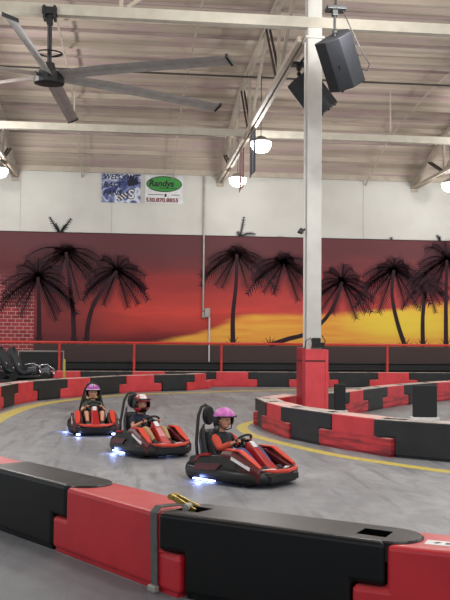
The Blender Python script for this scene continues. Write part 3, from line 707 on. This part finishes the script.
# black board panels standing on the island
def board(loc, sz, rz, label):
    t = thing('black_board', label, 'board', loc, rz)
    b = MB(); b.box((0, 0, .04 + sz[2] / 2), sz); b.build('panel', M_BLACK, t, bevel=.015)
    b = MB(); b.box((0, 0, .02), (sz[0] + .06, .24, .04)); b.build('foot_plate', M_WHITE, t)
    return t
board((5.17, 14.5, HB), (.42, .08, .56), radians(-8), 'larger black board standing on the island barriers at the right')
board((4.5, 17.9, .42), (.24, .12, .56), radians(0), 'smaller black board standing just right of the red column pad')
bpy.data.objects['black_board.001'].location.z = 0.0
b = MB(); b.box((0, 0, .2), (.3, .3, .4)); o = b.build('stand', M_BLACK, bpy.data.objects['black_board.001']); 
for ch in bpy.data.objects['black_board.001'].children:
    if not ch.name.startswith('stand'): ch.location.z = .48

# painted yellow line
def ribbon(pts, wd, z, name, m):
    V = [Vector(p) for p in pts]; Q = []
    for i in range(len(V) - 1):
        p0 = V[max(i - 1, 0)]; p1 = V[i]; p2 = V[i + 1]; p3 = V[min(i + 2, len(V) - 1)]
        for s_ in range(6):
            t = s_ / 6; Q.append(.5 * (2 * p1 + (p2 - p0) * t + (2 * p0 - 5 * p1 + 4 * p2 - p3) * t * t + (-p0 + 3 * p1 - 3 * p2 + p3) * t ** 3))
    Q.append(V[-1]); b = MB(); rings = []
    for i, q in enumerate(Q):
        d = (Q[min(i + 1, len(Q) - 1)] - Q[max(i - 1, 0)]).normalized(); nn = Vector((-d.y, d.x)) * wd / 2
        rings.append([(q.x - nn.x, q.y - nn.y, 0), (q.x + nn.x, q.y + nn.y, 0), (q.x + nn.x, q.y + nn.y, z), (q.x - nn.x, q.y - nn.y, z)])
    b.loft(rings); return b.build(name, m)
tag(ribbon([(-3.1, 18.5), (-3.2, 21.0), (-3.12, 23.2), (-2.9, 25.2), (-2.45, 27.0), (-1.6, 28.9), (-.5, 30.4), (1.0, 31.6), (2.7, 32.4), (4.6, 33.4), (8, 34.4), (13, 34.8), (18, 34.8)], .42, .004, 'painted_line', M_YEL), 'yellow line painted on the floor along the outer curve', 'floor line')
tag(ribbon([(7.2, 11.1), (5.9, 12.0), (4.94, 12.73), (4.21, 13.75), (3.6, 14.75), (3.1, 16.1), (2.68, 17.5), (2.56, 18.8), (2.72, 20.0), (3.3, 21.1), (4.2, 22.0), (5.1, 23.0), (6.2, 25.0)], .25, .004, 'painted_line', M_YEL), 'yellow line painted on the floor around the island', 'floor line')

# strap and lever on the foreground barriers
st = thing('ratchet_strap', 'grey webbing strap over the end of the foreground red barrier', 'strap', (0, 0, 0))
d = (Vector(FJ[3]) - Vector(FJ[2])).normalized(); nrm = Vector((d.y, -d.x))
def sp_(s_, out, z):     # s_ metres before the joint, out = metres in front of the face
    p = Vector(FJ[3]) - d * s_ + nrm * out; return Vector((p.x, p.y, z))
rings = []
path = [(.012, .03, .12), (.012, .3, .13), (.014, .5, .135), (.016, .62, .135), (-.02, .66, .13), (-.12, .662, .11), (-.26, .657, .09)]
for (o_, z, s0) in path:
    th = Vector((nrm.x, nrm.y, 0)) * .008 if z < .63 else Vector((0, 0, .008))
    a = sp_(s0 + .085, o_, z); c = sp_(s0, o_, z); rings.append([a, c, c + th, a + th])
b = MB(); b.loft(rings); b.build('webbing', M_STRAP, st)
b = MB(); b.box(sp_(.16, .03, .03), (.1, .05, .05), Matrix.Rotation(atan2(d.y, d.x), 3, 'Z')); b.build('hook', M_PIPE, st, bevel=.008)
bk = thing('brass_buckle', 'brass ratchet handle sticking up from the slot of the black barrier', 'ratchet handle', (0, 0, 0))
e0 = Vector((.47, 6.98, .66)); dd = Vector((-.8, .35, .42)).normalized()
b = MB(); b.bar(e0 + Vector((.08, -.03, -.05)), e0 + dd * .14, .016, .045); b.build('handle_arm', M_BRASS, bk, bevel=.004)
b = MB(); b.bar(e0 + Vector((.11, -.01, -.05)) + Vector((.03, .05, 0)), e0 + dd * .14 + Vector((.03, .05, 0)), .016, .045); b.build('handle_arm', M_BRASS, bk, bevel=.004)
b = MB(); b.tube([e0 + dd * .13 - Vector((.015, .015, 0)), e0 + dd * .13 + Vector((.045, .065, 0))], .024, 10); b.build('grip', M_BRASS, bk)
b = MB(); b.tube([e0 + Vector((.0, -.05, -.02)), e0 + Vector((.06, .1, -.02))], .03, 10); b.build('spool', M_PIPE, bk)

# ------------------------------------------------------------ karts
M_KRED = mat('kart_red', srgb(176, 30, 30), .3); M_KOR = mat('kart_orange', srgb(216, 66, 44), .35); M_KBLK = mat('kart_black', srgb(12, 12, 14), .4); M_TYRE = mat('tyre_rubber', srgb(28, 28, 28), .8)
M_KMAR = mat('kart_maroon', srgb(84, 16, 22), .35)
def outline(k, n=40, hw=.545, hl=.75):
    pts = []
    for i in range(n):
        a = 2 * pi * i / n; c, s_ = cos(a), sin(a); e = .5
        x = math.copysign(abs(c) ** e, c) * hw * k; yv = math.copysign(abs(s_) ** .62, s_) * (hl - .53 + .53 * k if k < 1 else hl * k)
        if s_ > 0: x *= 1 - .1 * s_ ** 2
        pts.append((x, yv))
    return pts
def kart(label, group, loc, rz, number=None, leds=False):
    t = thing('go_kart', label, 'go-kart', loc, rz, group)
    # bumper ring
    A = outline(1.0); B = outline(.84)
    b = MB(); N = len(A); prof = [(1.0, .06), (1.03, .12), (1.0, .2), (.9, .22), (.86, .14), (.88, .06)]
    R = [[b.bm.verts.new((x, yv, z)) for (x, yv) in outline(k, hl=.78)] for (k, z) in prof]
    for i in range(len(R)):
        P_, Q_ = R[i], R[(i + 1) % len(R)]
        for j in range(N): b._f([P_[j], P_[(j + 1) % N], Q_[(j + 1) % N], Q_[j]])
    b.build('bumper', M_KBLK, t, smooth=True)
    b = MB(); b.prism(outline(.9), .05, .085, lambda a, c, d: Vector((a, c, d))); b.build('floor_tray', M_KBLK, t)
    # side pods
    for s_ in (-1, 1):
        b = MB(); rings = []
        for (yv, w0, w1, h) in ((-.52, .36, .5, .24), (-.4, .3, .53, .36), (-.05, .29, .54, .4), (.3, .3, .53, .38), (.5, .33, .5, .26)):
            rings.append([(s_ * w0, yv, .1), (s_ * (w1 + .0), yv, .12), (s_ * (w1 - .01), yv, h * .65), (s_ * (w1 - .08), yv, h), (s_ * (w0 + .02), yv, h), (s_ * w0, yv, h * .7)])
        b.loft(rings); pod = b.build('side_pod', M_KBLK, t, bevel=.015)
        b = MB(); rings = []
        for (yv, w0, w1, h) in ((-.5, .385, .45, .28), (-.38, .37, .47, .375), (-.2, .42, .475, .395)):
            rings.append([(s_ * w0, yv, h - .02), (s_ * w1, yv, h - .02), (s_ * w1, yv, h + .012), (s_ * w0, yv, h + .012)])
        b.loft(rings); b.build('red_panel', M_KRED, pod)
        # side stripe on the outer face
        b = MB(); b.hexa([(s_ * .535, -.42, .17), (s_ * .545, -.0, .2), (s_ * .55, -.0, .2), (s_ * .54, -.42, .17)], [(s_ * .52, -.4, .26), (s_ * .53, .1, .3), (s_ * .54, .1, .3), (s_ * .53, -.4, .26)]); b.build('stripe', M_KMAR, pod)
        # front fender, tall red fin with orange stripe
        b = MB(); rings = []
        for (yv, xi, xo, h) in ((.0, .3, .46, .44), (.2, .27, .47, .45), (.48, .26, .48, .34), (.68, .3, .44, .24)):
            rings.append([(s_ * xi, yv, h - .1), (s_ * xo, yv, h - .16), (s_ * xo, yv, h - .03), (s_ * (xo - .06), yv, h + .02), (s_ * xi, yv, h - .01)])
        b.loft(rings); fd = b.build('front_fender', M_KMAR, t, bevel=.012)
        b = MB(); rings = []
        for (yv, xi, xo, h) in ((.05, .32, .41, .475), (.3, .31, .41, .475), (.5, .31, .41, .365), (.66, .34, .4, .275)):
            rings.append([(s_ * xi, yv, h - .01), (s_ * xo, yv, h - .01), (s_ * xo, yv, h + .01), (s_ * xi, yv, h + .01)])
        b.loft(rings); b.build('orange_stripe', M_KOR, fd)
        b = MB(); b.hexa([(s_ * .472, .22, .36), (s_ * .478, .56, .24), (s_ * .49, .56, .24), (s_ * .484, .22, .36)], [(s_ * .46, .22, .4), (s_ * .468, .56, .28), (s_ * .48, .56, .28), (s_ * .472, .22, .4)]); b.build('white_mark', M_WHITE, fd)
        # wheels
        for yv, r_ in ((.46, .12), (-.58, .135)):
            b = MB(); b.tube([(s_ * .28, yv, r_), (s_ * .3, yv, r_), (s_ * .42, yv, r_), (s_ * .44, yv, r_)], [r_ * .8, r_, r_, r_ * .8], 18); wh = b.build('wheel', M_TYRE, t)
            b = MB(); b.tube([(s_ * .27, yv, r_), (s_ * .445, yv, r_)], r_ * .5, 12); b.build('rim', M_PIPE, wh)
        b = MB(); b.box((s_ * .46, -.3, .03), (.04, .4, .014)); b.build('led_strip', M_LED, t)
        if leds: b = MB(); b.sphere((s_ * .36, .76, .05), (.045, .025, .02), 10, 6); b.build('led_lamp', M_LED, t)
    # nose cone with red lip and white flashes
    b = MB(); rings = []
    for (yv, hw, z0, z1) in ((.34, .24, .1, .2), (.55, .3, .09, .22), (.72, .33, .08, .21), (.8, .3, .09, .17)):
        rings.append([(-hw, yv, z0), (hw, yv, z0), (hw, yv, z1), (hw * .4, yv, z1 + .015), (-hw * .4, yv, z1 + .015), (-hw, yv, z1)])
    b.loft(rings); nose = b.build('nose_cone', M_KBLK, t, bevel=.01)
    b = MB(); pts = [(-.34, .72, .25), (-.22, .8, .235), (0, .83, .225), (.22, .8, .235), (.34, .72, .25)]
    b.tube(pts, [.018, .028, .03, .028, .018], 8); b.build('red_lip', M_KOR, nose)
    for s_ in (-1, 1):
        b = MB(); b.hexa([(s_ * .1, .72, .235), (s_ * .27, .66, .232), (s_ * .27, .6, .232), (s_ * .1, .68, .235)], [(s_ * .1, .72, .25), (s_ * .27, .66, .245), (s_ * .27, .6, .245), (s_ * .1, .68, .25)]); b.build('white_flash', M_WHITE, nose)
    # steering fairing
    b = MB(); rings = []
    for (yv, hw, z0, z1) in ((.62, .12, .18, .22), (.45, .1, .18, .34), (.28, .085, .2, .48), (.16, .09, .3, .56), (.1, .06, .4, .55)):
        rings.append([(-hw, yv, z0), (hw, yv, z0), (hw * .75, yv, z1), (-hw * .75, yv, z1)])
    b.loft(rings); fa = b.build('steering_fairing', M_KRED, t, bevel=.015)
    b = MB(); b.hexa([(-.04, .26, .49), (.04, .26, .49), (.04, .17, .565), (-.04, .17, .565)], [(-.04, .27, .5), (.04, .27, .5), (.04, .18, .575), (-.04, .18, .575)]); b.build('white_badge', M_WHITE, fa)
    # steering wheel
    wc = Vector((0, .02, .56)); ax = Vector((0, -.75, .66)).normalized(); u = Vector((1, 0, 0)); v_ = ax.cross(u)
    b = MB(); b.tube([wc + (u * cos(a * pi / 10) * 1.08 + v_ * sin(a * pi / 10) * .85) * .15 for a in range(20)], .019, 8, closed=True)
    sw = b.build('steering_wheel', M_KBLK, t, smooth=True)
    b = MB(); b.tube([wc - u * .14, wc, wc + u * .14], .016, 6); b.tube([wc, wc - v_ * .12], .016, 6); b.tube([wc + ax * .015, wc - ax * .03], .06, 12); b.build('hub', M_KBLK, sw)
    b = MB(); b.tube([wc, (0, .3, .3)], .016, 6); b.build('steering_shaft', M_PIPE, t)
    # seat
    b = MB(); rings = []
    for (yv, z, hw, dp) in ((.0, .12, .17, .03), (-.25, .11, .2, .05), (-.42, .16, .21, .08), (-.54, .34, .2, .1), (-.62, .56, .17, .08), (-.66, .68, .12, .05)):
        rings.append([(-hw - .03, yv + .08, z + .1), (-hw, yv, z), (hw, yv, z), (hw + .03, yv + .08, z + .1), (hw + .05, yv + .05, z + .08), (hw + .02, yv - .05, z - .04), (-hw - .02, yv - .05, z - .04), (-hw - .05, yv + .05, z + .08)])
    b.loft(rings); seat = b.build('seat', M_KBLK, t, smooth=True)
    # roll hoop and headrest
    b = MB(); b.tube([(-.3, -.56, .12), (-.25, -.66, .5), (-.15, -.72, .88), (-.08, -.73, 1.0), (0, -.73, 1.03), (.08, -.73, 1.0), (.15, -.72, .88), (.25, -.66, .5), (.3, -.56, .12)], .024, 8); b.build('roll_hoop', M_KBLK, t, smooth=True)
    b = MB(); b.prism([(.1 * cos(a * pi / 10) * 1.0, .88 + .14 * sin(a * pi / 10)) for a in range(20)], -.7, -.62, lambda a, c, d: Vector((a, d, c))); b.build('headrest', M_KBLK, t, bevel=.02)
    b = MB(); rings = [];
    for (yv, hw, z1) in ((-.46, .3, .2), (-.6, .34, .34), (-.76, .32, .3), (-.8, .28, .18)): rings.append([(-hw, yv, .1), (hw, yv, .1), (hw * .9, yv, z1), (-hw * .9, yv, z1)])
    b.loft(rings); rc = b.build('rear_cover', M_KBLK, t, bevel=.02)
    if number:
        text('number', number, .2, M_WHITE, t, (.1, -.58, .5), rot=(pi / 2 - .2, 0, pi), align='LEFT')
    # light of the underglow strips
    for s_ in (-1, 1):
        ld = bpy.data.lights.new('underglow', 'POINT'); ld.energy = 3.5; ld.color = (.3, .4, 1.0); ld.shadow_soft_size = .06
        lo = bpy.data.objects.new('underglow', ld); COL.objects.link(lo); lo.parent = t; lo.location = (s_ * .57, -.3, .06)
        if not leds: continue
        ld = bpy.data.lights.new('front_led', 'POINT'); ld.energy = 1.6; ld.color = (.4, .5, 1.0); ld.shadow_soft_size = .04
        lo = bpy.data.objects.new('front_led', ld); COL.objects.link(lo); lo.parent = t; lo.location = (s_ * .36, .85, .05)
    return t

# ------------------------------------------------------------ drivers
M_SKIN = mat('skin', srgb(214, 160, 130), .55, c2=srgb(204, 146, 118), scale=6)
M_SHOE = mat('shoe_dark', srgb(50, 48, 50), .7); M_EYE = mat('eye_dark', srgb(38, 26, 24), .3); M_LIP = mat('lips', srgb(170, 90, 84), .5)
M_HAIR = mat('hair_brown', srgb(60, 42, 32), .8)
def skin_mesh(name, verts, edges, radii, m, parent, sub=2):
    me = bpy.data.meshes.new(name); me.from_pydata(verts, edges, []); me.update()
    o = bpy.data.objects.new(name, me); COL.objects.link(o); o.modifiers.new('skin', 'SKIN')
    if not me.skin_vertices: me.skin_vertices.new()
    for i, r in enumerate(radii):
        sv = me.skin_vertices[0].data[i]; sv.radius = (r if isinstance(r, tuple) else (r, r)); sv.use_root = i == 0
    s = o.modifiers.new('s', 'SUBSURF'); s.levels = s.render_levels = sub
    bpy.context.view_layer.update(); bake(o); o.data.materials.clear(); o.data.materials.append(m)
    for p in o.data.polygons: p.use_smooth = True
    if parent: o.parent = parent
    return o
def shell(body, keep, grow, name, m, parent):
    """cloth that follows the body: the faces that keep() accepts, pushed out along their normals"""
    bm = bmesh.new(); bm.from_mesh(body.data); bm.normal_update()
    bmesh.ops.delete(bm, geom=[f for f in bm.faces if not keep(f.calc_center_median())], context='FACES')
    bm.normal_update(); 
    for v in bm.verts: v.co += v.normal * grow
    me = bpy.data.meshes.new(name); bm.to_mesh(me); bm.free(); me.materials.clear(); me.materials.append(m)
    o = bpy.data.objects.new(name, me); COL.objects.link(o); o.parent = parent
    s = o.modifiers.new('so', 'SOLIDIFY'); s.thickness = .006; s.offset = 1
    for p in me.polygons: p.use_smooth = True
    return o
def driver(label, kart_o, shirt_m, pants_m, long_pants, helmet_kind, hm, head_yaw=0.0, sleeves_m=None, long_sleeve=False):
    root = thing('person', label, 'person', kart_o.location, kart_o.rotation_euler.z)
    V, E_, R = [], [], []
    def v(p, r, frm=None):
        V.append(Vector(p)); R.append(r)
        if frm is not None: E_.append((frm, len(V) - 1))
        return len(V) - 1
    pel = v((0, -.3, .22), (.13, .1)); belly = v((0, -.37, .36), (.115, .09), pel); ch = v((0, -.42, .52), (.125, .09), belly); nk = v((0, -.43, .645), .045, ch)
    hd = v((0, -.4, .73), .05, nk); hd2 = v((0, -.385, .8), .06, hd)
    for s_ in (-1, 1):
        sh = v((s_ * .15, -.43, .595), .052, ch); el = v((s_ * .245, -.24, .45), .038, sh); wr = v((s_ * .165, -.06, .545), .026, el); pa = v((s_ * .15, -.01, .575), (.03, .02), wr)
        hp = v((s_ * .1, -.27, .22), .085, pel); kn = v((s_ * .17, .1, .45), .055, hp); an = v((s_ * .14, .42, .2), .036, kn); to = v((s_ * .14, .56, .23), .034, an)
    body = skin_mesh('body', V, E_, R, M_SKIN, root)
    # head with a face, hands with fingers: joined into the body mesh
    bm = bmesh.new(); bm.from_mesh(body.data)
    mbx = MB(); mbx.bm.free(); mbx.bm = bm; Rz = Matrix.Rotation(head_yaw, 4, 'Z'); hc = Vector((0, -.385, .83))
    n0 = len(bm.verts)
    mbx.sphere((0, 0, 0), (.085, .1, .115), 20, 14)
    mbx.sphere((0, .03, -.07), (.055, .06, .045), 14, 8)      # jaw
    mbx.sphere((0, .102, -.012), (.014, .02, .024), 10, 8)     # nose
    for s_ in (-1, 1): mbx.sphere((s_ * .086, 0, -.01), (.014, .022, .03), 10, 6)
    mbx.mi = 1
    for s_ in (-1, 1): mbx.sphere((s_ * .033, .09, .012), (.014, .01, .008), 10, 6)
    mbx.mi = 2; mbx.sphere((0, .093, -.055), (.026, .01, .008), 10, 6); mbx.mi = 0
    bm.verts.ensure_lookup_table()
    for vt in bm.verts[n0:]: vt.co = hc + (Rz.to_3x3() @ vt.co)
    for s_ in (-1, 1):
        for k in range(4):
            y0 = -.01 + .0; base = Vector((s_ * .155, -.005 + .014 * k - .02, .59 - .012 * k)); ln = (.052, .06, .056, .045)[k]
            mbx.tube([base, base + Vector((0, .02, .02)) * (ln / .05), base + Vector((-s_ * .018, .035, .012)) * (ln / .05), base + Vector((-s_ * .03, .03, -.008)) * (ln / .05)], [.0095, .009, .008, .006], 6)
        base = Vector((s_ * .14, -.03, .575)); mbx.tube([base, base + Vector((-s_ * .03, .02, .0)), base + Vector((-s_ * .04, .045, .005))], [.011, .01, .007], 6)
    bm.to_mesh(body.data); bm.free(); body.data.materials.append(M_EYE); body.data.materials.append(M_LIP)
    for p in body.data.polygons: p.use_smooth = True
    # clothes
    tor = lambda c: c.y < -.27 + max(0, (c.z - .3)) * .0 and .27 < c.z < .655 and abs(c.x) < .15
    def is_arm(c): return abs(c.x) > .13 and c.y < -.0 and c.z > .38 and c.y > -.5
    def shirt(c):
        if c.z > .66: return False
        if c.z > .30 and c.y < -.2 and abs(c.x) < .2: return True
        if is_arm(c): return c.y < (-.09 if long_sleeve else -.3)
        return False
    def legs(c):
        if c.z > .33 and c.y < -.2: return False
        if is_arm(c) and c.z > .5: return False
        if c.y < -.15 and c.z < .33: return True
        if abs(c.x) > .13 and c.z > .5: return False
        return c.y < (.36 if long_pants else .02) and c.z < .54 and not (is_arm(c) and c.z > .4 and abs(c.x) > .2)
    shell(body, shirt, .006, 'shirt', shirt_m, root)
    if sleeves_m: shell(body, lambda c: is_arm(c) and c.y < -.09 and abs(c.x) > .155, .012, 'sleeve', sleeves_m, root)
    shell(body, legs, .006, 'trousers' if long_pants else 'shorts', pants_m, root)
    shell(body, lambda c: c.y > .37 and c.z < .3, .012, 'shoe', M_SHOE, root)
    # helmet
    hel = bpy.data.objects.new('helmet_pivot', None)
    b = MB(); b.sphere((0, 0, 0), (.138, .158, .15), 32, 24); HS = 1.16
    def kill(c):
        if helmet_kind == 'open': return (c.z < -.07) or (c.y > .03 and c.z < .035)
        return (c.y > .04 and -.06 < c.z < .045 and abs(c.x) < .115) or c.z < -.13
    bmesh.ops.delete(b.bm, geom=[f for f in b.bm.faces if kill(f.calc_center_median())], context='FACES')
    for f in b.bm.faces:
        c = f.calc_center_median(); f.material_index = 0
        if helmet_kind == 'open':
            if c.z < .035 and c.y > -.12: f.material_index = 1
            if .035 <= c.z < .06 and c.y > 0: f.material_index = 2
            if abs(c.x) < .03 and c.z > .08 : f.material_index = 2 if abs(abs(c.x)-.02) < .008 else 0
        else:
            if c.z > .05 and abs(c.x) < .05 : f.material_index = 1
            elif c.z > .0 and c.y > 0: f.material_index = 2 if abs(c.x) < .1 else 0
            elif c.z < -.05 and c.y > .03: f.material_index = 2 if abs(c.x) > .05 else 0
    h = b.build('helmet', hm, root, smooth=True); h.location = hc + Vector((0, -.005, .015)); h.rotation_euler.z = head_yaw
    h.scale = (HS, HS, HS); s = h.modifiers.new('so', 'SOLIDIFY'); s.thickness = .014; s.offset = -1
    b = MB()
    if helmet_kind == 'open':
        b.tube([(.135 * cos(a * pi / 12), .02 + .15 * sin(a * pi / 12), .04) for a in range(0, 13)], .008, 6); b.build('rim', hm[1], h)
    else:
        rings = [[(-.11, .12, .06), (.11, .12, .06), (.11, .11, .085), (-.11, .11, .085)], [(-.07, .2, .075), (.07, .2, .075), (.07, .2, .085), (-.07, .2, .085)]]
        b.loft(rings); b.build('peak', hm[0], h)
    b = MB(); b.tube([(-.1, .02, -.05), (-.07, .06, -.11), (0, .07, -.125), (.07, .06, -.11), (.1, .02, -.05)], .008, 6); b.build('chin_strap', M_BLACK, h)
    for ch in root.children: ch.location.y += .05
    return root

def aim(x, y, deg):          # heading turned deg to the right of "towards the photographer"
    t = Vector((-x, -y)).normalized(); a = radians(deg); hx = t.x * cos(a) - t.y * sin(a); hy = t.x * sin(a) + t.y * cos(a)
    return atan2(-hx, hy)
KP = [(-.73, 18.45, 4), (.39, 15.1, 29), (1.62, 12.15, 49)]
KL = ['red and black go-kart furthest back, coming straight on with a purple-helmeted driver', 'red and black go-kart in the middle of the three moving ones', 'red and black go-kart nearest, turning to the right on the track']
ks = []
k0 = None
for (x, y, a), lab in zip(KP, KL):
    if a < 10: k = kart(lab, 'moving go-karts', (x, y, 0), aim(x, y, a), leds=True)
    elif k0 is None: k0 = k = kart(lab, 'moving go-karts', (x, y, 0), aim(x, y, a))
    else: k = copy_tree(k0); k.location = (x, y, 0); k.rotation_euler.z = aim(x, y, a); k['label'] = lab
    ks.append(k)
M_PUR = mat('helmet_purple', srgb(190, 90, 180), .3, c2=srgb(150, 60, 150), scale=14, lo=.4, hi=.6); M_PNK = mat('helmet_pink', srgb(206, 112, 190), .3, c2=srgb(190, 96, 176), scale=10)
M_HW = mat('helmet_white', srgb(228, 224, 226), .3); M_HR = mat('helmet_red', srgb(178, 34, 44), .3)
driver('young person in dark green shirt and shorts with a purple helmet, driving head-on', ks[0], mat('shirt_dark_green', srgb(62, 74, 68), .8), mat('shorts_grey', srgb(120, 112, 100), .8), False, 'open', [M_PUR, M_BLACK, M_HW])
driver('person in navy shirt and tan trousers with a red, white and black helmet', ks[1], mat('shirt_navy', srgb(30, 34, 56), .8), mat('trousers_tan', srgb(186, 154, 112), .8), True, 'full', [M_KBLK, M_HW, M_HR], head_yaw=radians(-10))
driver('person in orange sleeves, dark vest and jeans with a pink helmet', ks[2], mat('vest_dark', srgb(40, 44, 50), .8), mat('jeans_blue', srgb(66, 92, 138), .8), True, 'open', [M_PNK, M_BLACK, M_PNK], sleeves_m=mat('sleeve_orange', srgb(212, 78, 58), .8), long_sleeve=True, head_yaw=radians(-8))

# parked karts raised on a stand at the far left
stand = thing('kart_stand', 'low black stand holding the parked karts at the far left', 'stand', (-3.9, 30.85, 0))
b = MB(); b.box((0, 0, .52), (2.9, 2.5, .06)); b.build('deck', M_BLACK, stand)
for sx in (-1.35, 1.35):
    for sy in (-1.15, 1.15): b = MB(); b.box((sx, sy, .245), (.1, .1, .49)); b.build('leg', M_BLACK, stand)
def parked(x, y, lab, num):
    t = thing('parked_kart', lab, 'go-kart', (x, y, .55), radians(-94))
    b = MB(); rings = []
    for (yv, z, hw, dp) in ((.1, .2, .2, .03), (-.2, .18, .24, .05), (-.36, .26, .25, .08), (-.46, .5, .27, .1), (-.6, .84, .25, .08), (-.7, 1.08, .2, .05)):
        rings.append([(-hw - .03, yv + .1, z + .1), (-hw, yv, z), (hw, yv, z), (hw + .03, yv + .1, z + .1), (hw + .05, yv + .05, z + .08), (hw + .02, yv - .05, z - .04), (-hw - .02, yv - .05, z - .04), (-hw - .05, yv + .05, z + .08)])
    b.loft(rings); b.build('seat', mat('seat_vinyl', srgb(44, 48, 52), .35), t, smooth=True)
    b = MB(); b.box((0, .1, .12), (.9, 1.3, .08)); b.build('chassis', M_BLACK, t, bevel=.02)
    for s_ in (-1, 1):
        for yv in (-.45, .6):
            b = MB(); b.tube([(s_ * .42, yv, .14), (s_ * .56, yv, .14)], .14, 16); b.build('wheel', M_TYRE, t)
    b = MB(); b.box((.0, .55, .3), (.3, .3, .22)); b.tube([(-.1, .5, .4), (.1, .62, .42)], .08, 10); b.build('engine', mat('engine_metal', srgb(110, 112, 118), .4, .6), t, bevel=.02)
    b = MB(); b.tube([(-.2, .35, .2), (-.25, .6, .45), (-.1, .8, .4), (.15, .85, .2)], .035, 8); b.tube([(.2, .3, .5), (.1, .6, .55), (0, .9, .3)], .03, 8); b.build('exhaust', mat('chrome_pipe', srgb(200, 202, 208), .2, .8), t, smooth=True)
    text('number', num, .26, M_WHITE, t, (.285, -.55, .42), rot=(pi / 2, 0, pi / 2))
    return t
parked(-4.0, 31.4, 'parked kart with a black seat at the very left edge', '22')
parked(-3.42, 30.25, 'parked kart with a black numbered seat and bare silver engine', '22')
